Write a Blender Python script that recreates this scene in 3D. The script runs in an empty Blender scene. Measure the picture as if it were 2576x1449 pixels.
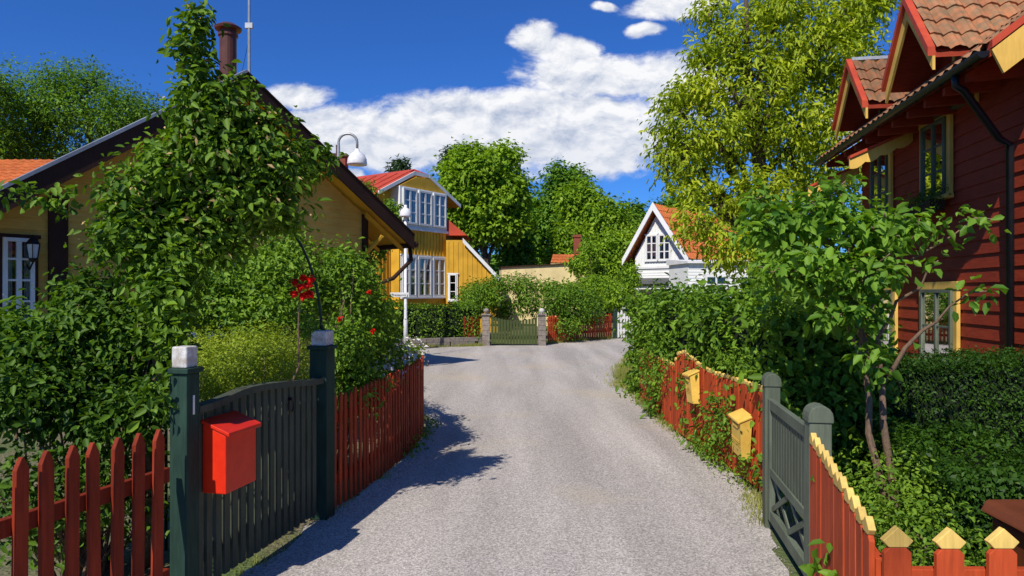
import bpy, math, random, bmesh
import numpy as np
from mathutils import Vector, Matrix
random.seed(5)
rng = np.random.default_rng(11)
CAMH, FL, CX, HY = 1.7, 1717.0, 1288.0, 735.0
def S(px, py, d):            # survey point: bearing / elevation read off the photo + distance in metres
    return Vector(((px-CX)/FL*d, d, CAMH-(py-HY)/FL*d))
V = Vector
UP = V((0,0,1))
scene = bpy.context.scene
COL = scene.collection
LOC = {}
# ------------------------------------------------------------------ materials
def nmat(name):
    m = bpy.data.materials.new(name); m.use_nodes = True
    nt = m.node_tree; nt.nodes.clear()
    return m, nt, nt.nodes, nt.links
def rgba(c): return (c[0], c[1], c[2], 1)
def pmat(name, c1, c2=None, scale=12, rough=.6, bump=.15, stretch=(1,1,1), metal=0, dirt=.25, spec=.25, bdist=.01):
    m, nt, N, L = nmat(name)
    if c2 is None: c2 = tuple(x*.75 for x in c1)
    out = N.new('ShaderNodeOutputMaterial'); b = N.new('ShaderNodeBsdfPrincipled')
    tc = N.new('ShaderNodeTexCoord'); oi = N.new('ShaderNodeObjectInfo')
    ml = N.new('ShaderNodeMath'); ml.operation='MULTIPLY'; ml.inputs[1].default_value=37
    L.new(oi.outputs['Random'], ml.inputs[0])
    ad = N.new('ShaderNodeVectorMath'); ad.operation='ADD'
    L.new(tc.outputs['Object'], ad.inputs[0]); L.new(ml.outputs[0], ad.inputs[1])
    mp = N.new('ShaderNodeMapping'); mp.inputs['Scale'].default_value = stretch
    L.new(ad.outputs[0], mp.inputs[0])
    n1 = N.new('ShaderNodeTexNoise'); n1.inputs['Scale'].default_value=scale; n1.inputs['Detail'].default_value=7; n1.inputs['Roughness'].default_value=.65
    L.new(mp.outputs[0], n1.inputs[0])
    r1 = N.new('ShaderNodeMapRange'); r1.inputs[1].default_value=.33; r1.inputs[2].default_value=.68
    L.new(n1.outputs[0], r1.inputs[0])
    mx = N.new('ShaderNodeMix'); mx.data_type='RGBA'; mx.inputs[6].default_value=rgba(c1); mx.inputs[7].default_value=rgba(c2)
    L.new(r1.outputs[0], mx.inputs[0])
    n2 = N.new('ShaderNodeTexNoise'); n2.inputs['Scale'].default_value=1.7; n2.inputs['Detail'].default_value=5
    L.new(ad.outputs[0], n2.inputs[0])
    r2 = N.new('ShaderNodeMapRange'); r2.inputs[1].default_value=.35; r2.inputs[2].default_value=.7; r2.inputs[3].default_value=1; r2.inputs[4].default_value=1-dirt
    L.new(n2.outputs[0], r2.inputs[0])
    r3 = N.new('ShaderNodeMapRange'); r3.inputs[3].default_value=1-dirt*.5; r3.inputs[4].default_value=1+dirt*.3
    L.new(oi.outputs['Random'], r3.inputs[0])
    mm = N.new('ShaderNodeMath'); mm.operation='MULTIPLY'; L.new(r2.outputs[0], mm.inputs[0]); L.new(r3.outputs[0], mm.inputs[1])
    vm = N.new('ShaderNodeVectorMath'); vm.operation='SCALE'; L.new(mx.outputs[2], vm.inputs[0]); L.new(mm.outputs[0], vm.inputs['Scale'])
    L.new(vm.outputs[0], b.inputs['Base Color'])
    b.inputs['Roughness'].default_value=rough; b.inputs['Metallic'].default_value=metal
    b.inputs['Specular IOR Level'].default_value=spec
    if bump>0:
        bp = N.new('ShaderNodeBump'); bp.inputs['Strength'].default_value=bump; bp.inputs['Distance'].default_value=bdist
        L.new(n1.outputs[0], bp.inputs['Height']); L.new(bp.outputs[0], b.inputs['Normal'])
    L.new(b.outputs[0], out.inputs[0])
    return m
def leafmat(name, cd, cl, trans=.3, rough=.5, yellow=None):
    m, nt, N, L = nmat(name)
    out = N.new('ShaderNodeOutputMaterial'); b = N.new('ShaderNodeBsdfPrincipled')
    at = N.new('ShaderNodeAttribute'); at.attribute_name='tint'
    tc = N.new('ShaderNodeTexCoord')
    n2 = N.new('ShaderNodeTexNoise'); n2.inputs['Scale'].default_value=1.3; n2.inputs['Detail'].default_value=2
    L.new(tc.outputs['Object'], n2.inputs[0])
    a1 = N.new('ShaderNodeMath'); a1.operation='MULTIPLY_ADD'; a1.inputs[1].default_value=.65; L.new(at.outputs['Fac'], a1.inputs[0])
    r = N.new('ShaderNodeMapRange'); r.inputs[1].default_value=.35; r.inputs[2].default_value=.7; r.inputs[3].default_value=0; r.inputs[4].default_value=.4
    L.new(n2.outputs[0], r.inputs[0]); L.new(r.outputs[0], a1.inputs[2])
    cr = N.new('ShaderNodeValToRGB'); e = cr.color_ramp.elements
    e[0].position=0; e[0].color=rgba(cd); e[1].position=.85; e[1].color=rgba(cl)
    if yellow:
        x = e.new(1.0); x.color = rgba(yellow)
    L.new(a1.outputs[0], cr.inputs[0]); L.new(cr.outputs[0], b.inputs['Base Color'])
    b.inputs['Roughness'].default_value=rough; b.inputs['Specular IOR Level'].default_value=.2
    tr = N.new('ShaderNodeBsdfTranslucent')
    hs = N.new('ShaderNodeVectorMath'); hs.operation='MULTIPLY'; hs.inputs[1].default_value=(1.6,1.6,.4)
    L.new(cr.outputs[0], hs.inputs[0]); L.new(hs.outputs[0], tr.inputs[0])
    mx = N.new('ShaderNodeMixShader'); mx.inputs[0].default_value=trans
    L.new(b.outputs[0], mx.inputs[1]); L.new(tr.outputs[0], mx.inputs[2]); L.new(mx.outputs[0], out.inputs[0])
    return m
def glassmat():
    m, nt, N, L = nmat('window_glass')
    out = N.new('ShaderNodeOutputMaterial'); t = N.new('ShaderNodeBsdfTransparent'); t.inputs[0].default_value=(.8,.87,.87,1)
    g = N.new('ShaderNodeBsdfGlossy'); g.inputs['Roughness'].default_value=.02
    f = N.new('ShaderNodeFresnel'); f.inputs[0].default_value=1.5
    a = N.new('ShaderNodeMath'); a.operation='MULTIPLY_ADD'; a.inputs[1].default_value=1.2; a.inputs[2].default_value=.12; L.new(f.outputs[0], a.inputs[0])
    mx = N.new('ShaderNodeMixShader'); L.new(a.outputs[0], mx.inputs[0]); L.new(t.outputs[0], mx.inputs[1]); L.new(g.outputs[0], mx.inputs[2]); L.new(mx.outputs[0], out.inputs[0])
    return m
def woodp(name, c, k=.7, **kw):
    a = dict(scale=9, stretch=(6,6,.6), rough=.72, bump=.35, dirt=.3, bdist=.004, spec=.2); a.update(kw)
    return pmat(name, c, tuple(x*k for x in c), **a)
M = {}
M['redshade'] = woodp('falu_red_shaded_picket', (.34,.040,.013), .58, dirt=.4)  # fence red darkened so the near pickets carry shade in their colour
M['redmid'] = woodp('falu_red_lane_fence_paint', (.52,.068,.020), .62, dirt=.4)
M['redlit'] = woodp('falu_red_lit_board', (.62,.09,.024), .70, dirt=.35)  # brighter copy of the fence red, sunlight put into its colour
M['redhouse'] = pmat('red_siding_paint', (.38,.052,.020), (.24,.030,.013), scale=8, stretch=(.8,.8,8), rough=.7, bump=.4, bdist=.005, spec=.2)
M['yellowtip'] = woodp('yellow_picket_tip_paint', (.88,.60,.16), .78, dirt=.35)
M['yellowtrim'] = woodp('yellow_trim_paint', (.88,.55,.12), .85)
M['ochre'] = pmat('ochre_siding_paint', (.84,.52,.115), (.70,.41,.08), scale=6, stretch=(.8,.8,8), rough=.75, bump=.25, bdist=.004, spec=.2)
M['ochrev'] = woodp('ochre_board_paint', (.76,.42,.04), .85)
M['brown'] = woodp('dark_brown_trim_paint', (.06,.027,.017), .7)
M['darkgreen'] = woodp('dark_green_gate_paint', (.11,.125,.085), .62, dirt=.4)
M['greenpost'] = woodp('green_post_paint', (.028,.068,.048), .6, dirt=.45)
M['graygreen'] = woodp('grey_green_gate_paint', (.155,.180,.125), .7, dirt=.4)
M['midgreen'] = woodp('mossy_green_gate_paint', (.075,.10,.03), .7)
M['white'] = woodp('white_wood_paint', (.80,.79,.76), .92, dirt=.12)
M['whiteblock'] = pmat('chipped_white_block', (.84,.83,.80), (.42,.36,.3), scale=22, rough=.8, bump=.5, dirt=.2)
M['metalgrey'] = pmat('galvanised_metal', (.45,.47,.48), rough=.4, metal=.4, bump=.05)
M['roofred'] = pmat('red_sheet_metal', (.60,.085,.035), (.48,.06,.028), scale=5, rough=.55, bump=.05)
M['tile'] = pmat('orange_clay_tile', (.70,.20,.05), (.44,.11,.035), scale=7, rough=.75, bump=.3)
M['tileold'] = pmat('weathered_clay_tile', (.54,.20,.085), (.22,.17,.095), scale=9, rough=.85, bump=.5, dirt=.5)
M['black'] = pmat('black_gutter_metal', (.012,.013,.016), rough=.35, bump=.03)
M['mailred'] = pmat('red_mailbox_enamel', (.78,.035,.010), (.66,.025,.008), scale=14, rough=.38, bump=.04, dirt=.12)
M['mailyel'] = pmat('yellow_mailbox_enamel', (.84,.56,.11), (.74,.46,.08), scale=14, rough=.45, bump=.06, dirt=.15)
M['stone'] = pmat('grey_granite', (.34,.29,.25), (.17,.145,.13), scale=14, rough=.85, bump=.6, dirt=.3, bdist=.02)
M['plaster'] = pmat('cream_plaster', (.86,.70,.36), (.80,.63,.31), scale=6, rough=.85, bump=.2)
M['brick'] = pmat('red_brick', (.38,.10,.055), (.24,.06,.04), scale=20, rough=.85, bump=.5)
M['paving'] = pmat('worn_reddish_paving', (.36,.22,.17), (.22,.16,.14), scale=20, rough=.9, bump=.5)
M['whitehouse'] = woodp('white_house_boards', (.84,.84,.80), .94, dirt=.08)
M['bark'] = pmat('grey_brown_bark', (.13,.095,.065), (.06,.045,.035), scale=18, stretch=(3,3,.6), rough=.9, bump=.8, bdist=.02)
M['stem'] = pmat('pale_young_bark', (.30,.19,.12), (.15,.10,.07), scale=30, stretch=(2,2,.8), rough=.8, bump=.5)
M['darkin'] = pmat('dark_room_interior', (.012,.013,.016), rough=.9, bump=0)
M['curtain'] = pmat('white_curtain_cloth', (.72,.72,.70), (.5,.5,.5), scale=5, stretch=(14,14,.3), rough=.9, bump=.4)
M['lampwhite'] = pmat('white_lamp_enamel', (.84,.85,.86), rough=.3, bump=0, dirt=.05)
M['iron'] = pmat('green_iron', (.02,.045,.04), rough=.5, bump=.05)
M['chim'] = pmat('brown_chimney_steel', (.14,.055,.04), (.10,.04,.03), scale=5, rough=.4, bump=.03)
M['binbrown'] = pmat('brown_bin_plastic', (.18,.05,.018), rough=.5, bump=.1)
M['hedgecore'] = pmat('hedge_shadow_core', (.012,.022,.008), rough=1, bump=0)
M['textblack'] = pmat('black_lettering', (.02,.02,.02), rough=.6, bump=0)
M['petalwhite'] = pmat('white_petals', (.88,.80,.74), rough=.6, bump=0)
M['hip'] = pmat('faded_rose_heads', (.68,.47,.2), rough=.7, bump=0)
G = glassmat()
LM = {}
M['petalred'] = leafmat('red_petals', (.36,.003,.006), (.90,.025,.014), .25)
LM['rose'] = leafmat('rose_leaves', (.024,.074,.010), (.18,.31,.024))
LM['dark'] = leafmat('dark_shrub_leaves', (.014,.052,.008), (.12,.23,.018))
LM['yg'] = leafmat('yellow_green_shrub_leaves', (.15,.24,.025), (.42,.50,.05), .35)
LM['mid'] = leafmat('garden_shrub_leaves', (.045,.12,.012), (.22,.36,.030))
LM['chest'] = leafmat('chestnut_leaves', (.13,.21,.012), (.49,.56,.035), .38, yellow=(.60,.58,.05))
LM['apple'] = leafmat('fruit_tree_leaves', (.042,.13,.014), (.21,.37,.036), .35)
LM['ivy'] = leafmat('ivy_leaves', (.030,.092,.010), (.19,.33,.024), .25)
LM['box'] = leafmat('clipped_hedge_leaves', (.010,.038,.007), (.060,.14,.012))
LM['maple'] = leafmat('maple_leaves', (.07,.17,.012), (.30,.45,.030), .35)
LM['wood'] = leafmat('woodland_leaves', (.035,.10,.012), (.18,.34,.028), .3)
LM['pine'] = leafmat('pine_needles', (.010,.032,.01), (.04,.09,.02), .15)
LM['grass'] = leafmat('grass_blades', (.12,.16,.03), (.38,.38,.10), .3)
# ------------------------------------------------------------------ mesh builder
class MB:
    def __init__(s): s.v=[]; s.f=[]; s.m=[]; s.mats=[]
    def mi(s, mat):
        if mat not in s.mats: s.mats.append(mat)
        return s.mats.index(mat)
    def add(s, vs, fs, mat):
        b=len(s.v); s.v += [tuple(x) for x in vs]; i=s.mi(mat)
        for f in fs: s.f.append(tuple(b+k for k in f)); s.m.append(i)
        return s
    def box(s, o, ex, ey, ez, mat):
        o=V(o); ex=V(ex); ey=V(ey); ez=V(ez)
        vs=[o,o+ex,o+ex+ey,o+ey,o+ez,o+ex+ez,o+ex+ey+ez,o+ey+ez]
        return s.add(vs,[(0,3,2,1),(4,5,6,7),(0,1,5,4),(1,2,6,5),(2,3,7,6),(3,0,4,7)],mat)
    def poly(s, pts, mat): return s.add(pts,[tuple(range(len(pts)))],mat)
    def prism(s, pts, ext, mat):
        n=len(pts); pts=[V(p) for p in pts]; e=V(ext)
        fs=[tuple(range(n))[::-1], tuple(range(n,2*n))]+[(i,(i+1)%n,n+(i+1)%n,n+i) for i in range(n)]
        return s.add(pts+[p+e for p in pts],fs,mat)
    def tube(s, pts, rad, mat, n=8):
        pts=[V(p) for p in pts]
        if not hasattr(rad,'__len__'): rad=[rad]*len(pts)
        vs=[]; prev=None
        for i,p in enumerate(pts):
            t=(pts[min(i+1,len(pts)-1)]-pts[max(i-1,0)]).normalized()
            if prev is None:
                a=t.cross(UP if abs(t.z)<.9 else V((1,0,0))).normalized()
            else:
                a=(prev-t*prev.dot(t)).normalized()
            prev=a; b=t.cross(a)
            for k in range(n):
                an=2*math.pi*k/n; vs.append(p+(a*math.cos(an)+b*math.sin(an))*rad[i])
        fs=[]
        for i in range(len(pts)-1):
            for k in range(n):
                fs.append((i*n+k,i*n+(k+1)%n,(i+1)*n+(k+1)%n,(i+1)*n+k))
        fs.append(tuple(range(n))[::-1]); fs.append(tuple((len(pts)-1)*n+k for k in range(n)))
        return s.add(vs,fs,mat)
    def tube2(s, base, prof, mat, n):
        base=V(base); vs=[]
        for r,z in prof:
            for k in range(n):
                an=2*math.pi*k/n; vs.append(base+V((r*math.cos(an),r*math.sin(an),z)))
        fs=[(i*n+k,i*n+(k+1)%n,(i+1)*n+(k+1)%n,(i+1)*n+k) for i in range(len(prof)-1) for k in range(n)]
        fs.append(tuple(range(n))[::-1]); fs.append(tuple((len(prof)-1)*n+k for k in range(n)))
        return s.add(vs,fs,mat)
def empty(name, loc, label, cat, group=None):
    o=bpy.data.objects.new(name,None); o.location=loc; o.empty_display_size=.2; COL.objects.link(o)
    o['label']=label; o['category']=cat
    if group: o['group']=group
    LOC[o.name]=V(loc); return o
def tagobj(o,label,cat,kind,group):
    if label: o['label']=label
    if cat: o['category']=cat
    if kind: o['kind']=kind
    if group: o['group']=group
def put(mb, name, parent=None, label=None, cat=None, kind=None, group=None, bevel=0, pivot=None, smooth=False, fixn=True):
    xs=np.array(mb.v)
    if pivot is None:
        mn=xs.min(0); mx=xs.max(0); pivot=V(((mn[0]+mx[0])/2,(mn[1]+mx[1])/2,mn[2]))
    pivot=V(pivot)
    me=bpy.data.meshes.new(name); me.from_pydata([tuple(r) for r in (xs-np.array(pivot))],[],mb.f)
    for m in mb.mats: me.materials.append(m)
    me.polygons.foreach_set('material_index',mb.m)
    if fixn:
        bm=bmesh.new(); bm.from_mesh(me); bmesh.ops.recalc_face_normals(bm,faces=bm.faces); bm.to_mesh(me); bm.free()
    if smooth:
        me.polygons.foreach_set('use_smooth',[True]*len(me.polygons))
    me.update()
    o=bpy.data.objects.new(name,me); COL.objects.link(o)
    if parent is not None: o.parent=parent; o.location=pivot-LOC[parent.name]
    else: o.location=pivot
    LOC[o.name]=pivot
    tagobj(o,label,cat,kind,group)
    if bevel:
        b=o.modifiers.new('bevel','BEVEL'); b.width=bevel; b.segments=2; b.limit_method='ANGLE'
    return o
# ------------------------------------------------------------------ foliage
def unit(a): return a/np.maximum(np.linalg.norm(a,axis=1,keepdims=True),1e-6)
def leafgeo(pos,out,size,up=.5,rnd=.8,aspect=.5,droop=.3,fold=.22,svar=.3,simple=False):
    N=len(pos); z=np.zeros((N,3)); z[:,2]=1
    n=unit(out*.6+z*up+rng.normal(size=(N,3))*rnd*.6)
    a=rng.normal(size=(N,3))+out*.7-z*droop*2
    a=unit(a-n*(a*n).sum(1,keepdims=True)); b=np.cross(n,a)
    s=size*np.clip(1+svar*rng.normal(size=(N,1)),.4,1.8); w=s*aspect
    if simple:
        vs=np.stack([pos,pos+a*s*.45+b*w*.5+n*w*fold,pos+a*s-n*s*.12,pos+a*s*.45-b*w*.5+n*w*fold],1).reshape(-1,3)
        f=(np.arange(N)[:,None]*4+np.array([0,1,2,3])[None]).reshape(-1,4); t=np.repeat(rng.random(N),1)
    else:
        vs=np.stack([pos,pos+a*s*.28+b*w*.46+n*w*fold,pos+a*s*.66+b*w*.40+n*w*fold*.7,pos+a*s-n*s*.15,pos+a*s*.66-b*w*.40+n*w*fold*.7,pos+a*s*.28-b*w*.46+n*w*fold],1).reshape(-1,3)
        f=(np.arange(N)[:,None,None]*6+np.array([[0,3,2,1],[0,5,4,3]])[None]).reshape(-1,4); t=np.repeat(rng.random(N),2)
    return vs,f,t
def blobpts(blobs,n,per=14,clump=.12,shell=.5,lump=.25):
    C=np.array([list(b[0]) for b in blobs]); R=np.array([list(b[1]) for b in blobs])
    w=(R[:,0]*R[:,2]+R[:,0]*R[:,1]+R[:,1]*R[:,2]); w=w/w.sum()
    nc=max(1,n//per); idx=rng.choice(len(blobs),nc,p=w)
    d=unit(rng.normal(size=(nc,3)))
    lum=1+lump*np.sin(d[:,0]*5+idx*1.7)*np.sin(d[:,2]*6+idx*2.3)+lump*.4*np.clip(rng.normal(size=nc),-2,1.5)
    r=(shell+(1.0-shell)*rng.random(nc)**.7)*lum
    cc=C[idx]+d*R[idx]*r[:,None]
    k=np.repeat(np.arange(nc),per)
    p=cc[k]+rng.normal(size=(len(k),3))*clump
    out=unit((p-C[idx][k])/R[idx][k]+ .6*unit(p-cc[k]))
    return p,out,cc
def leafobj(name,lv,lf,lt,leafm,stems=None,parent=None,pivot=None,label=None,cat=None,kind=None,group=None,extra=None):
    vs=[lv]; tot=[np.full(len(lf),4)]; idx=[lf.reshape(-1)]; mi=[np.zeros(len(lf),int)]; tint=[lt]; mats=[leafm]; off=len(lv)
    for mb in [x for x in (stems,extra) if x is not None and len(x.v)]:
        vs.append(np.array(mb.v)); tot.append(np.array([len(f) for f in mb.f])); idx.append(np.array([i+off for f in mb.f for i in f]))
        b=len(mats); mats+=mb.mats; mi.append(np.array(mb.m)+b); tint.append(np.full(len(mb.f),.5)); off+=len(mb.v)
    vs=np.concatenate(vs); tot=np.concatenate(tot); idx=np.concatenate(idx); mi=np.concatenate(mi); tint=np.concatenate(tint)
    if pivot is None: pivot=V((vs[:,0].mean(),vs[:,1].mean(),max(0,vs[:,2].min())))
    pivot=V(pivot); vs=vs-np.array(pivot)
    me=bpy.data.meshes.new(name); me.vertices.add(len(vs)); me.vertices.foreach_set('co',vs.astype(np.float32).ravel())
    me.loops.add(len(idx)); me.loops.foreach_set('vertex_index',idx.astype(np.int32))
    me.polygons.add(len(tot)); st=np.concatenate([[0],np.cumsum(tot)[:-1]])
    me.polygons.foreach_set('loop_start',st.astype(np.int32)); me.polygons.foreach_set('loop_total',tot.astype(np.int32))
    for m in mats: me.materials.append(m)
    me.polygons.foreach_set('material_index',mi.astype(np.int32))
    me.update(calc_edges=True)
    a=me.attributes.new('tint','FLOAT','FACE'); a.data.foreach_set('value',tint.astype(np.float32))
    o=bpy.data.objects.new(name,me); COL.objects.link(o)
    if parent is not None: o.parent=parent; o.location=pivot-LOC[parent.name]
    else: o.location=pivot
    LOC[o.name]=pivot
    tagobj(o,label,cat,kind,group)
    return o
def B(px,py,rx,ry,d,rd=None):
    c=S(px,py,d); a=rx*d/FL; b=ry*d/FL
    return (c,(a,rd if rd else (a+b)*.5,b))
def limb(mb,p0,p1,r0,r1,mat,seg=6,wob=.06,n=6,sag=0):
    p0=V(p0);p1=V(p1); L=(p1-p0).length; pts=[]
    for i in range(seg+1):
        t=i/seg; w=math.sin(math.pi*t)
        pts.append(p0.lerp(p1,t)+V((random.uniform(-1,1),random.uniform(-1,1),random.uniform(-.5,.5)))*wob*L*w+V((0,0,sag*L*w)))
    mb.tube(pts,[r0+(r1-r0)*i/seg for i in range(seg+1)],mat,n)
    return pts
def shrub(name,blobs,n,size,lm,label,cat='bush',per=14,clump=.1,shell=.45,stem=True,base=None,simple=False,aspect=.5,up=.5,rnd=.8,droop=.3,group=None,parent=None,lump=.25,nst=10,sr=.012,kind=None,stems=None):
    p,o,cc=blobpts(blobs,n,per,clump,shell,lump)
    keep=p[:,2]>.02; p=p[keep];o=o[keep]
    lv,lf,lt=leafgeo(p,o,size,up=up,rnd=rnd,aspect=aspect,droop=droop,simple=simple)
    st=stems or MB()
    if stem:
        b0=V(base) if base is not None else V((np.mean([b[0][0] for b in blobs]),np.mean([b[0][1] for b in blobs]),0))
        for k in range(min(nst,len(cc))):
            c=cc[rng.integers(len(cc))]
            limb(st,b0+V((random.uniform(-.12,.12),random.uniform(-.12,.12),0)),V(c),sr,sr*.3,M['stem'],seg=5,wob=.07,n=5)
    return leafobj(name,lv,lf,lt,lm,stems=st,label=label,cat=cat if parent is None else None,group=group,parent=parent,pivot=(base if base is not None else None),kind=kind)
def tree(name,base,blobs,n,size,lm,label,tr=.2,top=None,per=16,clump=.2,shell=.4,simple=False,aspect=.5,up=.5,droop=.3,twigs=30,group=None,bark=None,lump=.25,rnd=.8,fork=.3):
    base=V(base); bark=bark or M['bark']
    e=empty(name,base,label,'tree',group)
    st=MB()
    cs=[V(b[0]) for b in blobs]
    top=V(top) if top is not None else V((sum(c.x for c in cs)/len(cs),sum(c.y for c in cs)/len(cs),max(c.z for c in cs)))
    H=(top-base).length
    tp=limb(st,base-V((0,0,.1)),top,tr,tr*.15,bark,seg=10,wob=.025,n=10)
    ends=[]
    for c in cs:
        f=max(fork,min(.85,(c.z-base.z)/max(H,.1)-.22)); q=tp[int(f*10)]
        limb(st,q,c,tr*(1-f)*.6+.01,tr*.12,bark,seg=6,wob=.06,n=7,sag=.05); ends.append(c)
    p,o,cc=blobpts(blobs,n,per,clump,shell,lump)
    for k in range(twigs):
        c=V(cc[rng.integers(len(cc))]); q=min(ends,key=lambda x:(x-c).length)
        limb(st,q,c,tr*.1+.004,.003+tr*.02,bark,seg=4,wob=.08,n=5)
    put(st,'trunk',e,pivot=base,smooth=True)
    lv,lf,lt=leafgeo(p,o,size,up=up,aspect=aspect,droop=droop,simple=simple,rnd=rnd)
    leafobj('crown',lv,lf,lt,lm,parent=e,pivot=top)
    return e
def hedge(name,path,width,height,n,size,lm,label,hvar=.1,simple=False,cat='hedge',bump=.12,z0=0.0,rnd=.8):
    path=[V((p[0],p[1],0)) for p in path]; core=MB(); P=[];O=[]
    segs=[(path[i],path[i+1]) for i in range(len(path)-1)]; tot=sum((b-a).length for a,b in segs)
    for a,b in segs:
        u=(b-a).normalized(); s=V((-u.y,u.x,0)); L=(b-a).length
        w=width*.5-.09; h=height-.13
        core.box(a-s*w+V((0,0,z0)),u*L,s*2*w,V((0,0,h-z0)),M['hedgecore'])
        k=int(n*L/tot); t=rng.random(k)*L; side=rng.random(k); ar=height*2+width*1.3
        ss=np.zeros(k);zz=np.zeros(k);ou=np.zeros((k,3))
        q=side*ar
        m1=q<height; m2=(q>=height)&(q<2*height); m3=q>=2*height
        ss[m1]=-width/2; zz[m1]=z0+(height-z0)*rng.random(m1.sum()); ou[m1]=-np.array(s)
        ss[m2]=width/2; zz[m2]=z0+(height-z0)*rng.random(m2.sum()); ou[m2]=np.array(s)
        ss[m3]=(rng.random(m3.sum())-.5)*width; zz[m3]=height; ou[m3]=np.array([0,0,1])
        wv=hvar*(np.sin(t*2.1+a.x)+.6*np.sin(t*5.3+a.y*2)+.4*np.sin(zz*6+t*3))*.5
        pos=np.array(a)[None]+np.outer(t,np.array(u))+np.outer(ss,np.array(s)); pos[:,2]=zz
        pos+=ou*(wv[:,None]-.04)+rng.normal(size=(k,3))*bump*.35
        P.append(pos);O.append(ou)
    for e,sg in ((path[0],-1),(path[-1],1)):
        a,b=segs[0] if sg<0 else segs[-1]; u=(b-a).normalized()*sg; s=V((-u.y,u.x,0)); k=int(n*width*1.5/tot)
        pos=np.array(e)[None]+np.outer((rng.random(k)-.5)*width,np.array(s)); pos[:,2]=z0+(height-z0)*rng.random(k)
        pos+=rng.normal(size=(k,3))*bump*.35; P.append(pos); O.append(np.tile(np.array(u),(k,1)))
    P=np.concatenate(P);O=np.concatenate(O)
    lv,lf,lt=leafgeo(P,O,size,up=.35,simple=simple,rnd=rnd)
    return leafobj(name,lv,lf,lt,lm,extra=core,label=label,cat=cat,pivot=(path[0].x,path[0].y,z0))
# ------------------------------------------------------------------ architecture helpers
def siding(mb,o,u,n,zr,rng_fn,pitch,mat,proj=.02):
    o=V(o); z=zr[0]
    while z<zr[1]-1e-4:
        zt=min(z+pitch,zr[1]); a0,a1=rng_fn(z); c0,c1=rng_fn(zt)
        if a1-a0<.02: break
        if c1-c0<.01: c0=c1=(a0+a1)/2
        P=lambda a,b,zz:o+u*a+n*b+V((0,0,zz-o.z))
        mb.add([P(a0,proj,z),P(a1,proj,z),P(c1,.002,zt),P(c0,.002,zt),P(a0,-.002,z),P(a1,-.002,z)],[(0,1,2,3),(4,5,1,0)],mat); z=zt
def battens(mb,o,u,n,w,z0,ztop,mat,sp=.18):
    a=sp*.5
    while a<w:
        zt=ztop(a)
        if zt-z0>.05: mb.box(o+u*(a-.02)+V((0,0,z0-o.z)),u*.04,n*.022,V((0,0,zt-z0)),mat)
        a+=sp
def tiles(mb,o,U,Vv,mat,tw=.22,th=.34,amp=.03,step=.03,ns=5):
    o=V(o);U=V(U);Vv=V(Vv); n=U.cross(Vv).normalized()
    if n.z<0: n=-n
    nu=max(1,int(U.length/tw)); nv=max(1,int(Vv.length/th)); W=nu*ns+1; vs=[];fs=[]
    rows=[]
    for r in range(nv): rows+= [(r/nv,step),((r+1)/nv,0.004)]
    for (t,h) in rows:
        for i in range(W):
            ph=2*math.pi*i/ns
            vs.append(o+U*(i/(W-1))+Vv*t+n*(h+amp*(math.sin(ph)*.5+.25*math.sin(2*ph+.6)+.6)+random.uniform(-.004,.004)))
    for r in range(len(rows)-1):
        for i in range(W-1): a=r*W+i; fs.append((a,a+1,a+W+1,a+W))
    mb.add(vs,fs,mat)
def window(parent,o,u,n,w,h,cols,rows,fm,casing=None,cw=.09,curtain=0,name='window',lab=None,bar=.028,fr=.05):
    o=V(o);u=V(u);n=V(n); g=MB()
    g.poly([o+n*.022,o+u*w+n*.022,o+u*w+n*.022+UP*h,o+n*.022+UP*h],M['darkin'])
    if curtain:
        for k in (0,1):
            a0=(.04 if k==0 else w-.04-w*curtain); m=12; vs=[]
            for i in range(m+1):
                dd=.012*math.sin(i*2.6); x=a0+w*curtain*i/m
                vs+= [o+u*x+n*(.036+dd*.6)+UP*.03,o+u*x+n*(.036+dd*.6)+UP*(h-.03)]
            g.add(vs,[(2*i,2*i+2,2*i+3,2*i+1) for i in range(m)],M['curtain'])
    g.poly([o+n*.055,o+u*w+n*.055,o+u*w+n*.055+UP*h,o+n*.055+UP*h],G)
    wo=put(g,name,parent,fixn=False,label=lab)
    f=MB()
    f.box(o,u*fr,n*.085,UP*h,fm); f.box(o+u*(w-fr),u*fr,n*.085,UP*h,fm)
    f.box(o+u*fr,u*(w-2*fr),n*.085,UP*fr,fm); f.box(o+u*fr+UP*(h-fr),u*(w-2*fr),n*.085,UP*fr,fm)
    for i in range(1,cols):
        f.box(o+u*(w*i/cols-fr*.6)+UP*fr,u*fr*1.2,n*.08,UP*(h-2*fr),fm)
    for j in range(1,rows):
        f.box(o+u*fr+UP*(h*j/rows-bar/2),u*(w-2*fr),n*.068,UP*bar,fm)
    put(f,'frame',wo,bevel=.003)
    if casing:
        c=MB()
        c.box(o-u*cw,u*(cw-.001),n*.05,UP*h,casing); c.box(o+u*(w+.001),u*cw,n*.05,UP*h,casing)
        c.box(o-u*(cw+.03)+UP*(h+.001),u*(w+2*cw+.06),n*.06,UP*cw,casing)
        c.box(o-u*(cw+.02)-UP*(.06),u*(w+2*cw+.04),n*.11,UP*.058,casing)
        put(c,'casing',wo,bevel=.003)
    return wo
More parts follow.
